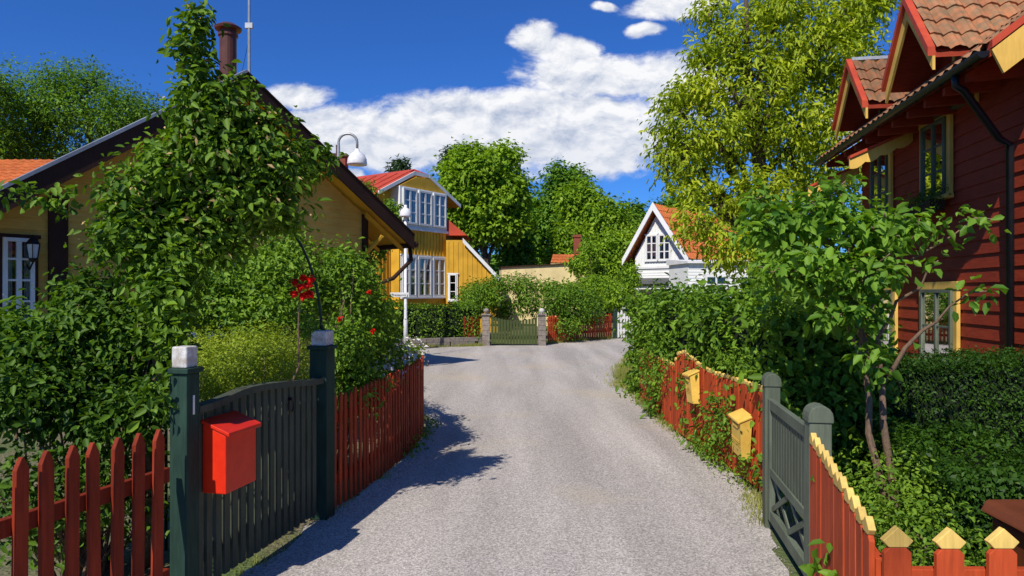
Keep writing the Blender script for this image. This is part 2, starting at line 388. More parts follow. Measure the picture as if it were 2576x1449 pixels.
def picket(w,h,t,u,n,base,body,tip=None,tiph=.09,lean=0):
    mb=MB(); base=V(base); u=V(u); n=V(n)
    P=lambda a,z:base+u*(a+lean*z)+UP*z
    if tip:
        hb=h-tiph
        mb.prism([P(-w/2,.03),P(w/2,.03),P(w/2,hb),P(w*.3,hb+.02),P(-w*.3,hb+.02),P(-w/2,hb)],n*t,body)
        o=n*(-.003)
        mb.prism([P(-w*.34,hb+.021)+o,P(w*.34,hb+.021)+o,P(w*.56,hb+.045)+o,P(0,h+.0)+o,P(-w*.56,hb+.045)+o],n*(t+.006),tip)
    else:
        mb.prism([P(-w/2,.03),P(w/2,.03),P(w/2,h-w*.95),P(w*.12,h-w*.08),P(0,h),P(-w*.12,h-w*.08),P(-w/2,h-w*.95)],n*t,body)
    return mb
def pathwalk(path,step):
    out=[]; carry=0
    for i in range(len(path)-1):
        a=V((*path[i],0)); b=V((*path[i+1],0)); L=(b-a).length; u=(b-a).normalized(); s=carry
        while s<L: out.append((a+u*s,u)); s+=step
        carry=s-L
    return out
def fence(label,path,step,w,hfn,body,tip=None,rails=(.25,.72),side=1,name='picket_fence',t=.022,tiph=.09,bev=.003,railmat=None,group=None,jit=.01):
    e=empty(name,(path[0][0],path[0][1],0),label,'fence',group)
    pts=pathwalk(path,step)
    for k,(p,u) in enumerate(pts[:100]):
        n=V((-u.y,u.x,0))*side; h=hfn(k/max(1,len(pts)-1),p)+random.uniform(-jit,jit)
        mb=picket(w*random.uniform(.94,1.04),h,t,u,-n,p+n*random.uniform(-.004,.002),body,tip,tiph,lean=random.uniform(-.018,.018))
        put(mb,'picket',e,bevel=bev,pivot=p)
    for z in rails:
        r=MB()
        for i in range(len(path)-1):
            a=V((*path[i],0)); b=V((*path[i+1],0)); u=(b-a).normalized(); n=V((-u.y,u.x,0))*side
            r.box(a+n*.004+UP*z,b-a,n*.035,UP*.075,railmat or body)
        put(r,'rail',e,bevel=.003)
    return e
# ================================================================== GROUND & ROAD
def groundmat():
    m,nt,N,L=nmat('garden_soil_and_grass'); out=N.new('ShaderNodeOutputMaterial'); b=N.new('ShaderNodeBsdfPrincipled'); tc=N.new('ShaderNodeTexCoord')
    n1=N.new('ShaderNodeTexNoise'); n1.inputs['Scale'].default_value=.9; n1.inputs['Detail'].default_value=8; L.new(tc.outputs['Object'],n1.inputs[0])
    n2=N.new('ShaderNodeTexNoise'); n2.inputs['Scale'].default_value=30; n2.inputs['Detail'].default_value=8; L.new(tc.outputs['Object'],n2.inputs[0])
    cr=N.new('ShaderNodeValToRGB'); e=cr.color_ramp.elements; e[0].position=.35; e[0].color=(.2,.155,.10,1); e[1].position=.62; e[1].color=(.09,.13,.03,1)
    ad=N.new('ShaderNodeMath'); ad.operation='MULTIPLY_ADD'; ad.inputs[1].default_value=.3; L.new(n2.outputs[0],ad.inputs[0]); s=N.new('ShaderNodeMath'); s.operation='SUBTRACT'; s.inputs[1].default_value=.15; L.new(n1.outputs[0],s.inputs[0]); L.new(s.outputs[0],ad.inputs[2])
    L.new(ad.outputs[0],cr.inputs[0]); L.new(cr.outputs[0],b.inputs['Base Color']); b.inputs['Roughness'].default_value=.95
    bp=N.new('ShaderNodeBump'); bp.inputs['Distance'].default_value=.04; L.new(n2.outputs[0],bp.inputs['Height']); L.new(bp.outputs[0],b.inputs['Normal']); L.new(b.outputs[0],out.inputs[0]); return m
def roadmat():
    m,nt,N,L=nmat('worn_gravel_asphalt'); out=N.new('ShaderNodeOutputMaterial'); b=N.new('ShaderNodeBsdfPrincipled'); tc=N.new('ShaderNodeTexCoord')
    vo=N.new('ShaderNodeTexVoronoi'); vo.inputs['Scale'].default_value=110; L.new(tc.outputs['Object'],vo.inputs[0])
    n1=N.new('ShaderNodeTexNoise'); n1.inputs['Scale'].default_value=45; n1.inputs['Detail'].default_value=6; L.new(tc.outputs['Object'],n1.inputs[0])
    mp=N.new('ShaderNodeMapping'); mp.inputs['Scale'].default_value=(1.4,.16,1); L.new(tc.outputs['Object'],mp.inputs[0])
    n2=N.new('ShaderNodeTexNoise'); n2.inputs['Scale'].default_value=1.2; n2.inputs['Detail'].default_value=4; n2.inputs['Distortion'].default_value=.2; L.new(mp.outputs[0],n2.inputs[0])
    n3=N.new('ShaderNodeTexNoise'); n3.inputs['Scale'].default_value=.5; n3.inputs['Detail'].default_value=7; L.new(tc.outputs['Object'],n3.inputs[0])
    sc=N.new('ShaderNodeSeparateColor'); L.new(vo.outputs['Color'],sc.inputs[0])
    cr=N.new('ShaderNodeValToRGB'); e=cr.color_ramp.elements; e[0].position=.0; e[0].color=(.26,.236,.212,1); e[1].position=1; e[1].color=(.60,.54,.485,1); x=e.new(.5); x.color=(.41,.372,.335,1)
    L.new(sc.outputs[0],cr.inputs[0])
    r2=N.new('ShaderNodeMapRange'); r2.inputs[1].default_value=.35; r2.inputs[2].default_value=.68; r2.inputs[3].default_value=.82; r2.inputs[4].default_value=1.16; L.new(n2.outputs[0],r2.inputs[0])
    r1=N.new('ShaderNodeMapRange'); r1.inputs[1].default_value=.3; r1.inputs[2].default_value=.7; r1.inputs[3].default_value=.84; r1.inputs[4].default_value=1.14; L.new(n1.outputs[0],r1.inputs[0])
    mm=N.new('ShaderNodeMath'); mm.operation='MULTIPLY'; L.new(r1.outputs[0],mm.inputs[0]); L.new(r2.outputs[0],mm.inputs[1])
    sv=N.new('ShaderNodeVectorMath'); sv.operation='SCALE'; L.new(cr.outputs[0],sv.inputs[0]); L.new(mm.outputs[0],sv.inputs['Scale'])
    r3=N.new('ShaderNodeMapRange'); r3.inputs[1].default_value=.54; r3.inputs[2].default_value=.72; r3.inputs[3].default_value=0; r3.inputs[4].default_value=.6; L.new(n3.outputs[0],r3.inputs[0])
    mx=N.new('ShaderNodeMix'); mx.data_type='RGBA'; mx.inputs[7].default_value=(.48,.39,.27,1); L.new(r3.outputs[0],mx.inputs[0]); L.new(sv.outputs[0],mx.inputs[6])
    L.new(mx.outputs[2],b.inputs['Base Color']); b.inputs['Roughness'].default_value=.9; b.inputs['Specular IOR Level'].default_value=.15
    bp=N.new('ShaderNodeBump'); bp.inputs['Distance'].default_value=.003; bp.inputs['Strength'].default_value=.6; L.new(vo.outputs['Distance'],bp.inputs['Height']); L.new(bp.outputs[0],b.inputs['Normal']); L.new(b.outputs[0],out.inputs[0]); return m
g=MB(); g.poly([(-400,-100,0),(400,-100,0),(400,700,0),(-400,700,0)],groundmat()); put(g,'ground',kind='structure',label='garden ground of soil and rough grass',pivot=(0,0,0))
left=[(-2.6,-6),(-2.45,1),(-2.0,2.7),(-1.72,3.6),(-1.42,5.1),(-1.2,6.2),(-1.08,7.2),(-1.05,8.2),(-1.2,9.4),(-1.5,10.8),(-2.0,12.8),(-2.6,15.2),(-3.1,17),(-4.2,18.2),(-7,18.8),(-16,19)]
far=[(-16,20.2),(-7,20.0),(-3,20.7),(-.9,21.6),(1,22.2),(2.2,23.6),(3.6,24.9),(6,25.3),(16,26.5)]
right=[(16,22.5),(7,21.5),(4.2,20.6),(3.3,18.8),(2.6,16),(2.15,13.6),(2.0,11.5),(2.0,8),(2.08,6),(1.85,4.9),(1.6,3.7),(1.35,2.5),(2.5,2.2),(6,2),(8,-2),(8,-6)]
def jit(pts,amp=.05,n=8):
    o=[]
    for i in range(len(pts)-1):
        a=V((*pts[i],0));b=V((*pts[i+1],0))
        for k in range(n):
            q=a.lerp(b,k/n); o.append((q.x+random.uniform(-amp,amp),q.y+random.uniform(-amp,amp)))
    o.append(pts[-1]); return o
outl=jit(left)+jit(far)+jit(right)
r=MB(); r.poly([(x,y,.006) for x,y in outl],roadmat()); ro=put(r,'road',kind='structure',label='narrow gravelled asphalt lane',pivot=(0,0,.006))
bm=bmesh.new(); bm.from_mesh(ro.data); bmesh.ops.triangulate(bm,faces=bm.faces,ngon_method='EAR_CLIP'); bm.to_mesh(ro.data); bm.free()
# ================================================================== LEFT SIDE: gate, fences
gp0=V((-1.745,3.64,0)); gp1=V((-1.43,5.15,0)); gu=(gp1-gp0).normalized(); gn=V((gu.y,-gu.x,0))
def gate_post(p,label,w=.125):
    e=empty('gate_post',p,label,'gate post',group='green wooden gate posts')
    mb=MB()
    o=p-gu*w/2-gn*w/2
    mb.box(o,gu*w,gn*w,UP*1.27,M['greenpost'])
    mb.box(o-gu*.016-gn*.016+UP*1.271,gu*(w+.032),gn*(w+.032),UP*.028,M['greenpost'])
    put(mb,'post',e,bevel=.005)
    b=MB(); h=w*.5-.006; q=p-gu*h-gn*h+UP*1.30; b.box(q,gu*h*2,gn*h*2,UP*.112,M['whiteblock']); put(b,'cap_block',e,bevel=.008)
    return e
ea=gate_post(gp0,'dark green gate post with white block and house number 1',.104)
eb=gate_post(gp1,'dark green gate post topped with white block',.138)
def text(parent,body,size,loc,u,up,mat,name='lettering'):
    c=bpy.data.curves.new(name,'FONT'); c.body=body; c.size=size; c.extrude=.001; c.align_x='CENTER'
    to=bpy.data.objects.new('tmp',c); COL.objects.link(to); bpy.context.view_layer.update()
    me=bpy.data.meshes.new_from_object(to.evaluated_get(bpy.context.evaluated_depsgraph_get())); bpy.data.objects.remove(to)
    me.materials.clear(); me.materials.append(mat)
    o=bpy.data.objects.new(name,me); COL.objects.link(o); u=V(u).normalized(); up=V(up); n=u.cross(up)
    o.parent=parent; R=Matrix((u,up,n)).transposed().to_4x4(); R.translation=V(loc)-LOC[parent.name]; o.matrix_local=R
    return o
text(ea,'1',.15,gp0+gu*0.0+gn*.055+UP*1.05,gu,UP,M['white'],'house_number')
ge=empty('garden_gate',gp0.lerp(gp1,.5),'dark green slatted wooden gate with arched top rail','gate')
L=(gp1-gp0).length; a0=.075; a1=L-.09
def gtop(t): return 1.055-.02*t+.040*math.sin(math.pi*min(1,max(0,t)))**2+.018*max(0,1-abs(t-.3)/.25)
sl=MB(); a=a0
while a<a1-.03:
    t=(a-a0)/(a1-a0); hh=gtop(t)-.01
    sl.box(gp0+gu*a+gn*random.uniform(-.001,.002)+UP*.07,gu*.050,gn*.022,UP*(hh-.07),M['darkgreen']); a+=.08
put(sl,'slats',ge,bevel=.002)
tr=MB(); m=14
for i in range(m):
    A=a0-.015+(a1-a0+.03)*i/m; A2=a0-.015+(a1-a0+.03)*(i+1)/m; h1=gtop(i/m); h2=gtop((i+1)/m)
    o=gp0-gn*.02
    tr.prism([o+gu*A+UP*(h1-.012),o+gu*A2+UP*(h2-.012),o+gu*A2+UP*(h2+.028),o+gu*A+UP*(h1+.028)],gn*.07,M['darkgreen'])
put(tr,'top_rail',ge)
for z in (.2,.82):
    rr=MB(); rr.box(gp0+gu*a0-gn*.036+UP*z,gu*(a1-a0),gn*.034,UP*.09,M['darkgreen']); put(rr,'rail',ge)
h=MB(); c=gp0+gu*(a0+.95)+gn*.035+UP*.93
h.tube([c+gu*.035*math.cos(t)+UP*.045*math.sin(t) for t in np.linspace(0,2*math.pi,13)],.005,M['black'],6); h.tube([c+UP*.045-gn*.02,c+UP*.045+gn*.012],.012,M['black'],8); put(h,'ring_handle',ge)
mbx=empty('mailbox',gp0+gu*.27+gn*.1+UP*.5,'red metal mailbox mounted on dark green gate','mailbox')
o=gp0+gu*.105+gn*.028+UP*.60; W=.29; D=.145; H=.38
b=MB(); b.prism([o,o+gn*D,o+gn*D+UP*(H-.06),o+UP*H],gu*W,M['mailred']); put(b,'box',mbx,bevel=.006)
b=MB(); q=o-gu*.012; b.prism([q+UP*(H+.004)-gn*.0,q+gn*(D+.028)+UP*(H-.066),q+gn*(D+.028)+UP*(H-.044),q+UP*(H+.024)],gu*(W+.024),M['mailred']); put(b,'lid',mbx,bevel=.004)
fence('red painted wooden picket fence with pointed boards',[(-2.6,1.5),(-2.03,2.66),(-1.76,3.52)],.116,.056,lambda t,p:1.05-.03*t,M['redshade'],rails=(.2,.72),side=1,t=.024,railmat=M['redshade'])
lf=[(-1.38,5.28),(-1.28,5.7),(-1.2,6.2),(-1.12,6.8),(-1.06,7.4),(-1.05,8.0),(-1.16,8.6),(-1.45,9.3)]
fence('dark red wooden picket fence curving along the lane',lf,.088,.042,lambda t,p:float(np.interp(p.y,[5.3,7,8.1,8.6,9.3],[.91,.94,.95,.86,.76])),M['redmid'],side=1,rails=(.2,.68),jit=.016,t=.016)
ar=empty('garden_arch',gp1,'green iron rose arch standing over gate','garden arch')
am=MB()
c0=V((-2.28,4.5,0)); c1=gp1-gn*.02+gu*.03; mid=c0.lerp(c1,.5)
pts=[c0+UP*.0]+[mid+(c0-mid)*math.cos(math.pi*i/20)+UP*(1.35+.98*math.sin(math.pi*i/20)) for i in range(21)]+[c1+UP*1.0]; am.tube(pts,.010,M['iron'],8)
put(am,'hoop',ar,smooth=True)
# ================================================================== RIGHT SIDE: fence, gates, mailboxes
def hx(t,p):
    return float(np.interp(p.y,[5.75,6.2,7.0,7.5,7.95,8.25,8.3,9.5,10.9],[.93,.92,.91,.97,1.04,.97,.84,.83,.80]))
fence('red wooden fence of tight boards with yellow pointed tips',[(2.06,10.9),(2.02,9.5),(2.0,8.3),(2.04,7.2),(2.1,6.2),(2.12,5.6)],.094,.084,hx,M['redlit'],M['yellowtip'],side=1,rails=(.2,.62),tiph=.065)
rg0=V((1.88,4.95,0)); rg1=V((1.68,3.75,0)); ru=(rg1-rg0).normalized(); rn=V((ru.y,-ru.x,0))
if rn.x>0: rn=-rn
def rpost(p,w,lab,hh=1.02):
    mb=MB(); o=p-ru*w/2-rn*w/2; mb.box(o,ru*w,rn*w,UP*hh,M['graygreen'])
    q=p-ru*(w/2+.008)-rn*(w/2+.008)+UP*(hh+.001); pr=[]; W=w+.016
    for i in range(9):
        an=math.pi*i/8; pr.append(q+rn*(W/2-W/2*math.cos(an))+UP*(.03+.065*math.sin(an)))
    mb.prism([q]+pr+[q+rn*W],ru*W,M['graygreen'])
    return put(mb,'gate_post',label=lab,cat='gate post',bevel=.005,group='grey-green round-topped gate posts')
rpost(rg0,.105,'grey-green wooden gate post with rounded head',1.02); rpost(rg1,.115,'grey-green wooden gate post with rounded head',.99)
rge=empty('garden_gate',rg0.lerp(rg1,.5),'grey-green wooden gate with slats above crossed braces','gate')
L2=(rg1-rg0).length; fm=MB(); o=rg0+ru*.07; LL=L2-.14; gz=M['graygreen']
fm.box(o+UP*.08,ru*.07,rn*.04,UP*.86,gz); fm.box(o+ru*(LL-.07)+UP*.08,ru*.07,rn*.04,UP*.86,gz)
for z,hh in ((.08,.08),(.40,.06),(.87,.07)): fm.box(o+ru*.07+UP*z,ru*(LL-.14),rn*.038,UP*hh,gz)
put(fm,'gate_frame',rge,bevel=.003)
s2=MB(); a=.08
while a<LL-.1: s2.box(o+ru*a+UP*.455+rn*.006,ru*.062,rn*.02,UP*.42,gz); a+=.075
put(s2,'slats',rge,bevel=.002)
xb=MB()
for (x0,x1) in ((.07,LL/2),(LL/2,LL-.07)):
    for f in (0,1):
        p=o+ru*x0+UP*(.165 if f else .39)+rn*(.004+.012*f); q=o+ru*x1+UP*(.39 if f else .165)+rn*(.004+.012*f)
        dd=(q-p).normalized(); s_=dd.cross(rn).normalized()*.018
        xb.prism([p-s_,q-s_,q+s_,p+s_],rn*.010,gz)
put(xb,'cross_brace',rge)
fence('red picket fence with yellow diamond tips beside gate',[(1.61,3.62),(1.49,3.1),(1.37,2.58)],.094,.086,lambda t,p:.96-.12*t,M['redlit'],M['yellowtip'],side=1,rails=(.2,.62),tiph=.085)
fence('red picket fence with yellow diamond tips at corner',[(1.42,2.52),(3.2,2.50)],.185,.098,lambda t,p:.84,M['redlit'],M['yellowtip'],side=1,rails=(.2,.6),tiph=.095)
mm=MB(); mm.poly([(1.66,3.7,.012),(1.92,5.0,.012),(2.25,5.0,.012),(2.0,3.6,.012)],M['paving']); put(mm,'path',kind='structure',label='worn red paving strip under gate')
def ymail(p,u,n,tilt,lab,w=.21,h=.34,d=.10):
    e=empty('mailbox',p,lab,'mailbox',group='yellow mailboxes on red fence')
    u2=(u*math.cos(tilt)+UP*math.sin(tilt)); up2=(UP*math.cos(tilt)-u*math.sin(tilt)); y=M['mailyel']
    b=MB(); o=p-u2*w/2; b.prism([o,o+n*d*.75,o+n*d+up2*(h-.05),o+up2*h],u2*w,y)
    for k in range(4): b.box(o+u2*.02+up2*(.10+.018*k)+n*(d*.82+.004*k),u2*(w-.04),n*.006,up2*.006,y)
    put(b,'box',e,bevel=.005)
    b=MB(); q=o-u2*.01+up2*.001; b.prism([q+up2*(h-.0),q+n*(d+.025)+up2*(h-.055),q+n*(d+.025)+up2*(h-.035),q+up2*(h+.02)],u2*(w+.02),y)
    b.box(o+u2*w*.25+up2*(h-.11)+n*(d*.95),u2*w*.5,n*.012,up2*.03,y)
    put(b,'lid',e,bevel=.004)
wl=V((-1,0,0)); uu=V((.05,-1,0)).normalized()
ymail(V((1.99,7.35,.51)),uu,wl,0.04,'yellow mailbox hanging upright on red picket fence',w=.2,h=.34)
ymail(V((2.05,6.0,.27)),uu,wl,-.13,'tilted yellow mailbox hanging on red picket fence',w=.22,h=.37)
wb=empty('waste_bin',(2.5,2.9,0),'brown plastic waste bin behind picket fence','waste bin')
b=MB(); b.prism([V((2.18,2.66,0)),V((2.7,2.66,0)),V((2.76,2.64,.70)),V((2.13,2.64,.70))],V((0,.40,0)),M['binbrown']); put(b,'bin_body',wb,bevel=.015)
b=MB(); b.prism([V((2.09,2.60,.703)),V((2.8,2.60,.703)),V((2.76,2.62,.75)),V((2.13,2.62,.75))],V((0,.46,.02)),M['binbrown']); put(b,'lid',wb,bevel=.015)
# ================================================================== LEFT OCHRE HOUSE
E0=V((-6.43,8.5,2.77)); E1=V((-2.11,14.6,2.74)); w_=(V((E1.x,E1.y,0))-V((E0.x,E0.y,0))).normalized(); nn=V((w_.y,-w_.x,0)); back=V((-.70,.714,0)).normalized(); fw=-back
HL=empty('ochre_house',(-7.5,14.2,0),'ochre wooden cottage with dark brown verge boards and chimney','house')
Ltot=(E1-E0).length; ap=E0+w_*(Ltot*.465); ap.z=5.17
WO=V((E0.x,E0.y,0))+back*.5
A=Ltot*.465; aR=Ltot-1.0; aL=-1.6
def rf(z):
    zz=z+.05
    lo=aL if zz<2.40 else max(aL,A*(zz-2.75)/2.4)
    hi=Ltot-(Ltot-A)*(zz-2.72)/2.43; hi=min(hi,aR)
    return (lo,max(lo+.0,hi))
wl_=MB(); siding(wl_,WO,w_,nn,(0.3,5.05),rf,.16,M['ochre'])
wl_.poly([WO+w_*aL-nn*.01,WO+w_*aR-nn*.01,WO+w_*aR-nn*.01+UP*3,WO+w_*A-nn*.01+UP*5.08,WO-nn*.01+UP*2.68,WO+w_*-.55-nn*.01+UP*2.33,WO+w_*aL-nn*.01+UP*2.33],M['ochre'])
wl_.box(WO+w_*aL+nn*.0,w_*(aR-aL),nn*.05,UP*.298,M['stone'])
wl_.poly([WO+w_*aR,WO+w_*aR+back*8,WO+w_*aR+back*8+UP*3.2,WO+w_*aR+UP*3.2],M['ochre'])
put(wl_,'wall',HL)
for (a_,w2_,hh_) in ((aR-.12,.15,3.3),(.66,.24,3.05)):
    cb=MB(); cb.box(WO+w_*a_+nn*.024,w_*w2_,nn*.035,UP*hh_,M['brown']); put(cb,'corner_board',HL)
rfm=MB(); th=.10
E00=E0-w_*.55-UP*(.55*2.4/A)
for (p0,p1) in ((E00,ap),(ap,E1)):
    bk=back*9.2
    rfm.prism([p0+UP*.02,p1+UP*.02,p1+UP*(.02+th),p0+UP*(.02+th)],bk,M['ochrev'])
    if p0==E00: tiles(rfm,p0+UP*(.125),bk,p1-p0,M['tile'],amp=.02,step=.02)
    else: tiles(rfm,p1+UP*(.125),bk,p0-p1,M['tile'],amp=.02,step=.02)
ro_=put(rfm,'roof',HL)
for (p0,p1) in ((E00,ap),(ap,E1)):
    bb=MB(); bb.prism([p0-UP*.13,p1-UP*.13,p1+UP*.17,p0+UP*.17],nn*.035,M['brown']); put(bb,'verge_board',HL)
mc=MB(); mc.prism([E00+UP*.171-nn*.06,ap+UP*.171-nn*.06,ap+UP*.225-nn*.06,E00+UP*.225-nn*.06],nn*.115,M['metalgrey']); put(mc,'verge_flashing',HL)
mc=MB(); mc.prism([ap+UP*.171-nn*.06,E1+UP*.171-nn*.06,E1+UP*.20-nn*.06,ap+UP*.20-nn*.06],nn*.115,M['brown']); put(mc,'verge_flashing',HL)
for k in range(0,6):
    rafts=MB(); q=E1-w_*.03+back*(.35+k*.9); rafts.prism([q-UP*.06,q-w_*1.05+UP*.60,q-w_*1.05+UP*.50,q-UP*.14],back*.07,M['ochrev']); put(rafts,'rafter',HL)
rafts=MB(); rafts.tube([WO+w_*(aR-.05)+UP*2.5+nn*.06,WO+w_*(aR+.05)+UP*2.85+nn*.45],.045,M['ochrev'],6); put(rafts,'bracket',HL)
gt=MB(); gt.tube([E1+w_*.06-UP*.02-back*.03,E1+w_*.06-UP*.02+back*9],.065,M['brown'],8); put(gt,'gutter',HL,smooth=True)
gt=MB(); gt.tube([E1+w_*.06-UP*.06+back*.2,E1+w_*.02-UP*.35+back*.1,E1-w_*.5-UP*.75-nn*.1,E1-w_*.82-UP*.9-nn*.3,E1-w_*.86-UP*2.6-nn*.3],.045,M['brown'],8); put(gt,'downpipe',HL,smooth=True)
gt=MB(); gt.tube([E00-w_*.06-UP*.02+nn*.03,E00-w_*.06-UP*.02+back*9],.065,M['brown'],8); put(gt,'gutter',HL,smooth=True)
window(HL,WO+w_*(.12)+UP*1.30+nn*.02,w_,nn,.36,1.12,2,4,M['white'],M['brown'],.05,curtain=.2)
window(HL,WO+w_*2.6+UP*1.0+nn*.02,w_,nn,1.1,1.15,2,3,M['white'],M['white'],.09,curtain=.2)
ln=empty('wall_lantern',WO+w_*.45+UP*1.9+nn*.2,'black wall lantern with white glass on ochre house','lantern')
lb=MB(); c=WO+w_*.40+nn*.26+UP*2.22
lb.tube([c-nn*.24-UP*.12,c-nn*.12-UP*.22,c-UP*.12],.012,M['black'],6)
lb.tube2(c+UP*-.12,[(.03,0),(.05,.02),(.06,.05)],M['black'],6); lb.tube2(c+UP*.12,[(.09,0),(.05,.06),(.015,.09),(.01,.12)],M['black'],6)
for k in range(6): an=k*math.pi/3; lb.tube([c+V((.058*math.cos(an),.058*math.sin(an),-.07)),c+V((.085*math.cos(an),.085*math.sin(an),.12))],.006,M['black'],4)
put(lb,'lantern_frame',ln); lb=MB(); lb.tube2(c-UP*.07,[(.05,0),(.075,.18)],M['curtain'],6); put(lb,'lantern_glass',ln)
cp=S(574,200,12.9); ch=MB(); cz=cp.z-.9
ch.tube2((cp.x,cp.y,cz),[(.2,0),(.2,.95),(.155,.96),(.155,1.7),(.18,1.71),(.18,1.75),(.155,1.76)],M['chim'],20)
ch.tube2((cp.x,cp.y,cz+1.76),[(.155,0),(.15,.06),(.235,.07),(.25,.11),(.12,.19),(.03,.22)],M['chim'],20)
put(ch,'chimney',ro_)
ms=S(627,240,13.0); mb=MB(); mb.tube([(ms.x,ms.y,ms.z-.8),(ms.x,ms.y,ms.z+.95),(ms.x,ms.y,ms.z+3.2)],[.032,.028,.018],M['metalgrey'],8)
mb.box((ms.x-.07,ms.y-.03,S(627,65,13.0).z-.05),(.14,0,0),(0,.06,0),(0,0,.1),M['metalgrey']); mb.tube([V((ms.x,ms.y,ms.z+1.1)),V((ms.x-.25,ms.y,ms.z-.1))],.004,M['black'],4)
put(mb,'antenna_mast',label='tall thin grey metal mast on cottage roof',cat='antenna')
# ================================================================== RIGHT RED HOUSE
T=V((.1618,.9868,0)); Nn=V((-.9868,.1618,0))
def wp(y,out=0,z=0): return V((4.68+.164*y,y,z))+Nn*out
HR=empty('red_house',wp(9,-3,0),'dark red wooden house with yellow trim and tiled dormers','house')
w=MB(); y0,y1=4.5,13.4
WL=(wp(y1)-wp(y0)).length
siding(w,wp(y0),T,Nn,(.35,4.75),lambda z:(0,WL),.185,M['redhouse'],proj=.022)
w.box(wp(y0),T*WL,Nn*.06,UP*.34,M['stone'])
Bk=-Nn
w.prism([wp(y1)+T*.0,wp(y1)+Bk*6.0,wp(y1)+Bk*6.0+UP*4.5,wp(y1)+Bk*3+UP*6.7,wp(y1)+UP*4.7],-T*.1,M['redhouse'])
w.prism([wp(y0),wp(y0)+Bk*6,wp(y0)+Bk*6+UP*4.5,wp(y0)+Bk*3+UP*6.7,wp(y0)+UP*4.7],T*.1,M['redhouse'])
w.poly([wp(y0)+Bk*6,wp(y1)+Bk*6,wp(y1)+Bk*6+UP*4.5,wp(y0)+Bk*6+UP*4.5],M['redhouse'])
put(w,'wall',HR)
ye0,ye1=7.46,13.9
ea_=V((4.0+.164*ye0,ye0,4.36)); eb_=V((4.0+.164*ye1,ye1,4.36)); sl_=(Bk*3.7+UP*2.9)
rm=MB(); rm.prism([ea_-UP*.09,eb_-UP*.09,eb_,ea_],sl_,M['redhouse']); tiles(rm,ea_+UP*.01,eb_-ea_,sl_,M['tileold'],amp=.05)
s3=Bk*3.6-UP*2.8; q=ea_+sl_; rm.prism([q,q+(eb_-ea_),q+(eb_-ea_)-UP*.1,q-UP*.1],s3,M['tileold'])
RM=put(rm,'roof',HR)
fb=MB(); fb.prism([ea_-UP*.02-T*.04,ea_-UP*.28-T*.04+Bk*.12,ea_-UP*.28-T*.04+Bk*.12+sl_,ea_-UP*.02-T*.04+sl_],T*.035,M['yellowtrim'])
fb.prism([ea_+UP*.0-T*.05,ea_+UP*.09-T*.05,ea_+UP*.09-T*.05+sl_,ea_-T*.05+sl_],T*.12,M['roofred']); put(fb,'verge_board',HR)
gm=MB(); gpts=[ea_+Nn*.07-UP*.02+T*.0,eb_+Nn*.07-UP*.02]; vs=[];m=8
for p in gpts:
    for i in range(m+1): an=math.pi*i/m; vs.append(p+Nn*.065*math.cos(an)-UP*.075*math.sin(an))
gm.add(vs,[(i,i+1,m+2+i,m+1+i) for i in range(m)]+[tuple(range(m+1))],M['black'])
for yy in np.arange(ye0+.3,ye1,.7):
    p=V((4.0+.164*yy,yy,4.34)); gm.tube([p+Nn*.14,p+Nn*.07-UP*.09,p+Bk*.03],.008,M['black'],4)
put(gm,'gutter',HR)
d0=V((4.0+.164*8.1,8.1,4.27))+Nn*.06; dw=wp(8.1,.09,3.45); gm=MB()
gm.tube([d0,d0-UP*.12,d0.lerp(dw,.15)-UP*.05,dw+Nn*.12+UP*.08,dw,V((dw.x,dw.y,.15))],.045,M['black'],10)
put(gm,'downpipe',HR,smooth=True)
for yy in np.arange(8.0,13.6,.55):
    rt=MB(); p=V((4.0+.164*yy,yy,4.27)); rt.prism([p+Bk*.02,p+Bk*.02-UP*.10,p+Bk*.66-UP*.06,p+Bk*.66+UP*.4],T*.07,M['redhouse']); put(rt,'rafter',HR)
def dormer(yc,za,hw,drop,nm):
    dm=MB()
    apx=V((4.0+.164*yc,yc,za)); fL=apx+T*hw-UP*drop; fR=apx-T*hw-UP*drop; D=Bk*2.4
    for f in (fL,fR):
        dm.prism([apx,f,f+UP*.06,apx+UP*.06],D,M['redhouse'])
        tiles(dm,f+UP*.075,D,apx-f,M['tileold'],tw=.21,th=.3,amp=.05)
    dd=put(dm,nm,HR,label='gabled dormer roof with clay tiles')
    for f in (fR,fL):
        bd=MB(); bd.prism([apx-UP*.20,f-UP*.16,f+UP*.02,apx+UP*.02],Nn*.035,M['yellowtrim'])
        bd.prism([apx+UP*.021,f+UP*.021,f+UP*.14,apx+UP*.14],Nn*.09,M['roofred']); put(bd,'barge_board',dd)
    bd=MB(); bd.prism([apx+UP*.10-T*.05,apx+UP*.10+T*.05,apx+UP*.17],Bk*2.4,M['metalgrey']); put(bd,'ridge_cap',dd)
    fc=MB(); c=wp(yc,.03,0)
    wz=4.2; a=c-T*(hw*.8); b_=c+T*(hw*.8)
    fc.prism([a+UP*wz,b_+UP*wz,b_+UP*(za-drop+.15),c+UP*(za-.1),a+UP*(za-drop+.15)],Bk*1.6,M['redhouse'])
    fc.box(a+UP*wz+Nn*.002-T*.0,T*.09,Nn*.03,UP*(za-drop-wz+.1),M['yellowtrim']); fc.box(b_-T*.09+UP*wz+Nn*.002,T*.09,Nn*.03,UP*(za-drop-wz+.1),M['yellowtrim'])
    fc.box(a+T*.09+UP*(za-drop+.02)+Nn*.002,T*(hw*1.6-.18),Nn*.03,UP*.08,M['yellowtrim'])
    fc.box(c-T*.04+UP*(za-drop+.1)+Nn*.002,T*.08,Nn*.03,UP*(drop-.3),M['yellowtrim'])
    put(fc,'dormer_front',dd)
    window(dd,a+T*.14+UP*(wz+.05)+Nn*.0,T,Nn,hw*1.6-.28,za-drop-wz-.05,2,2,M['graygreen'])
    return dd
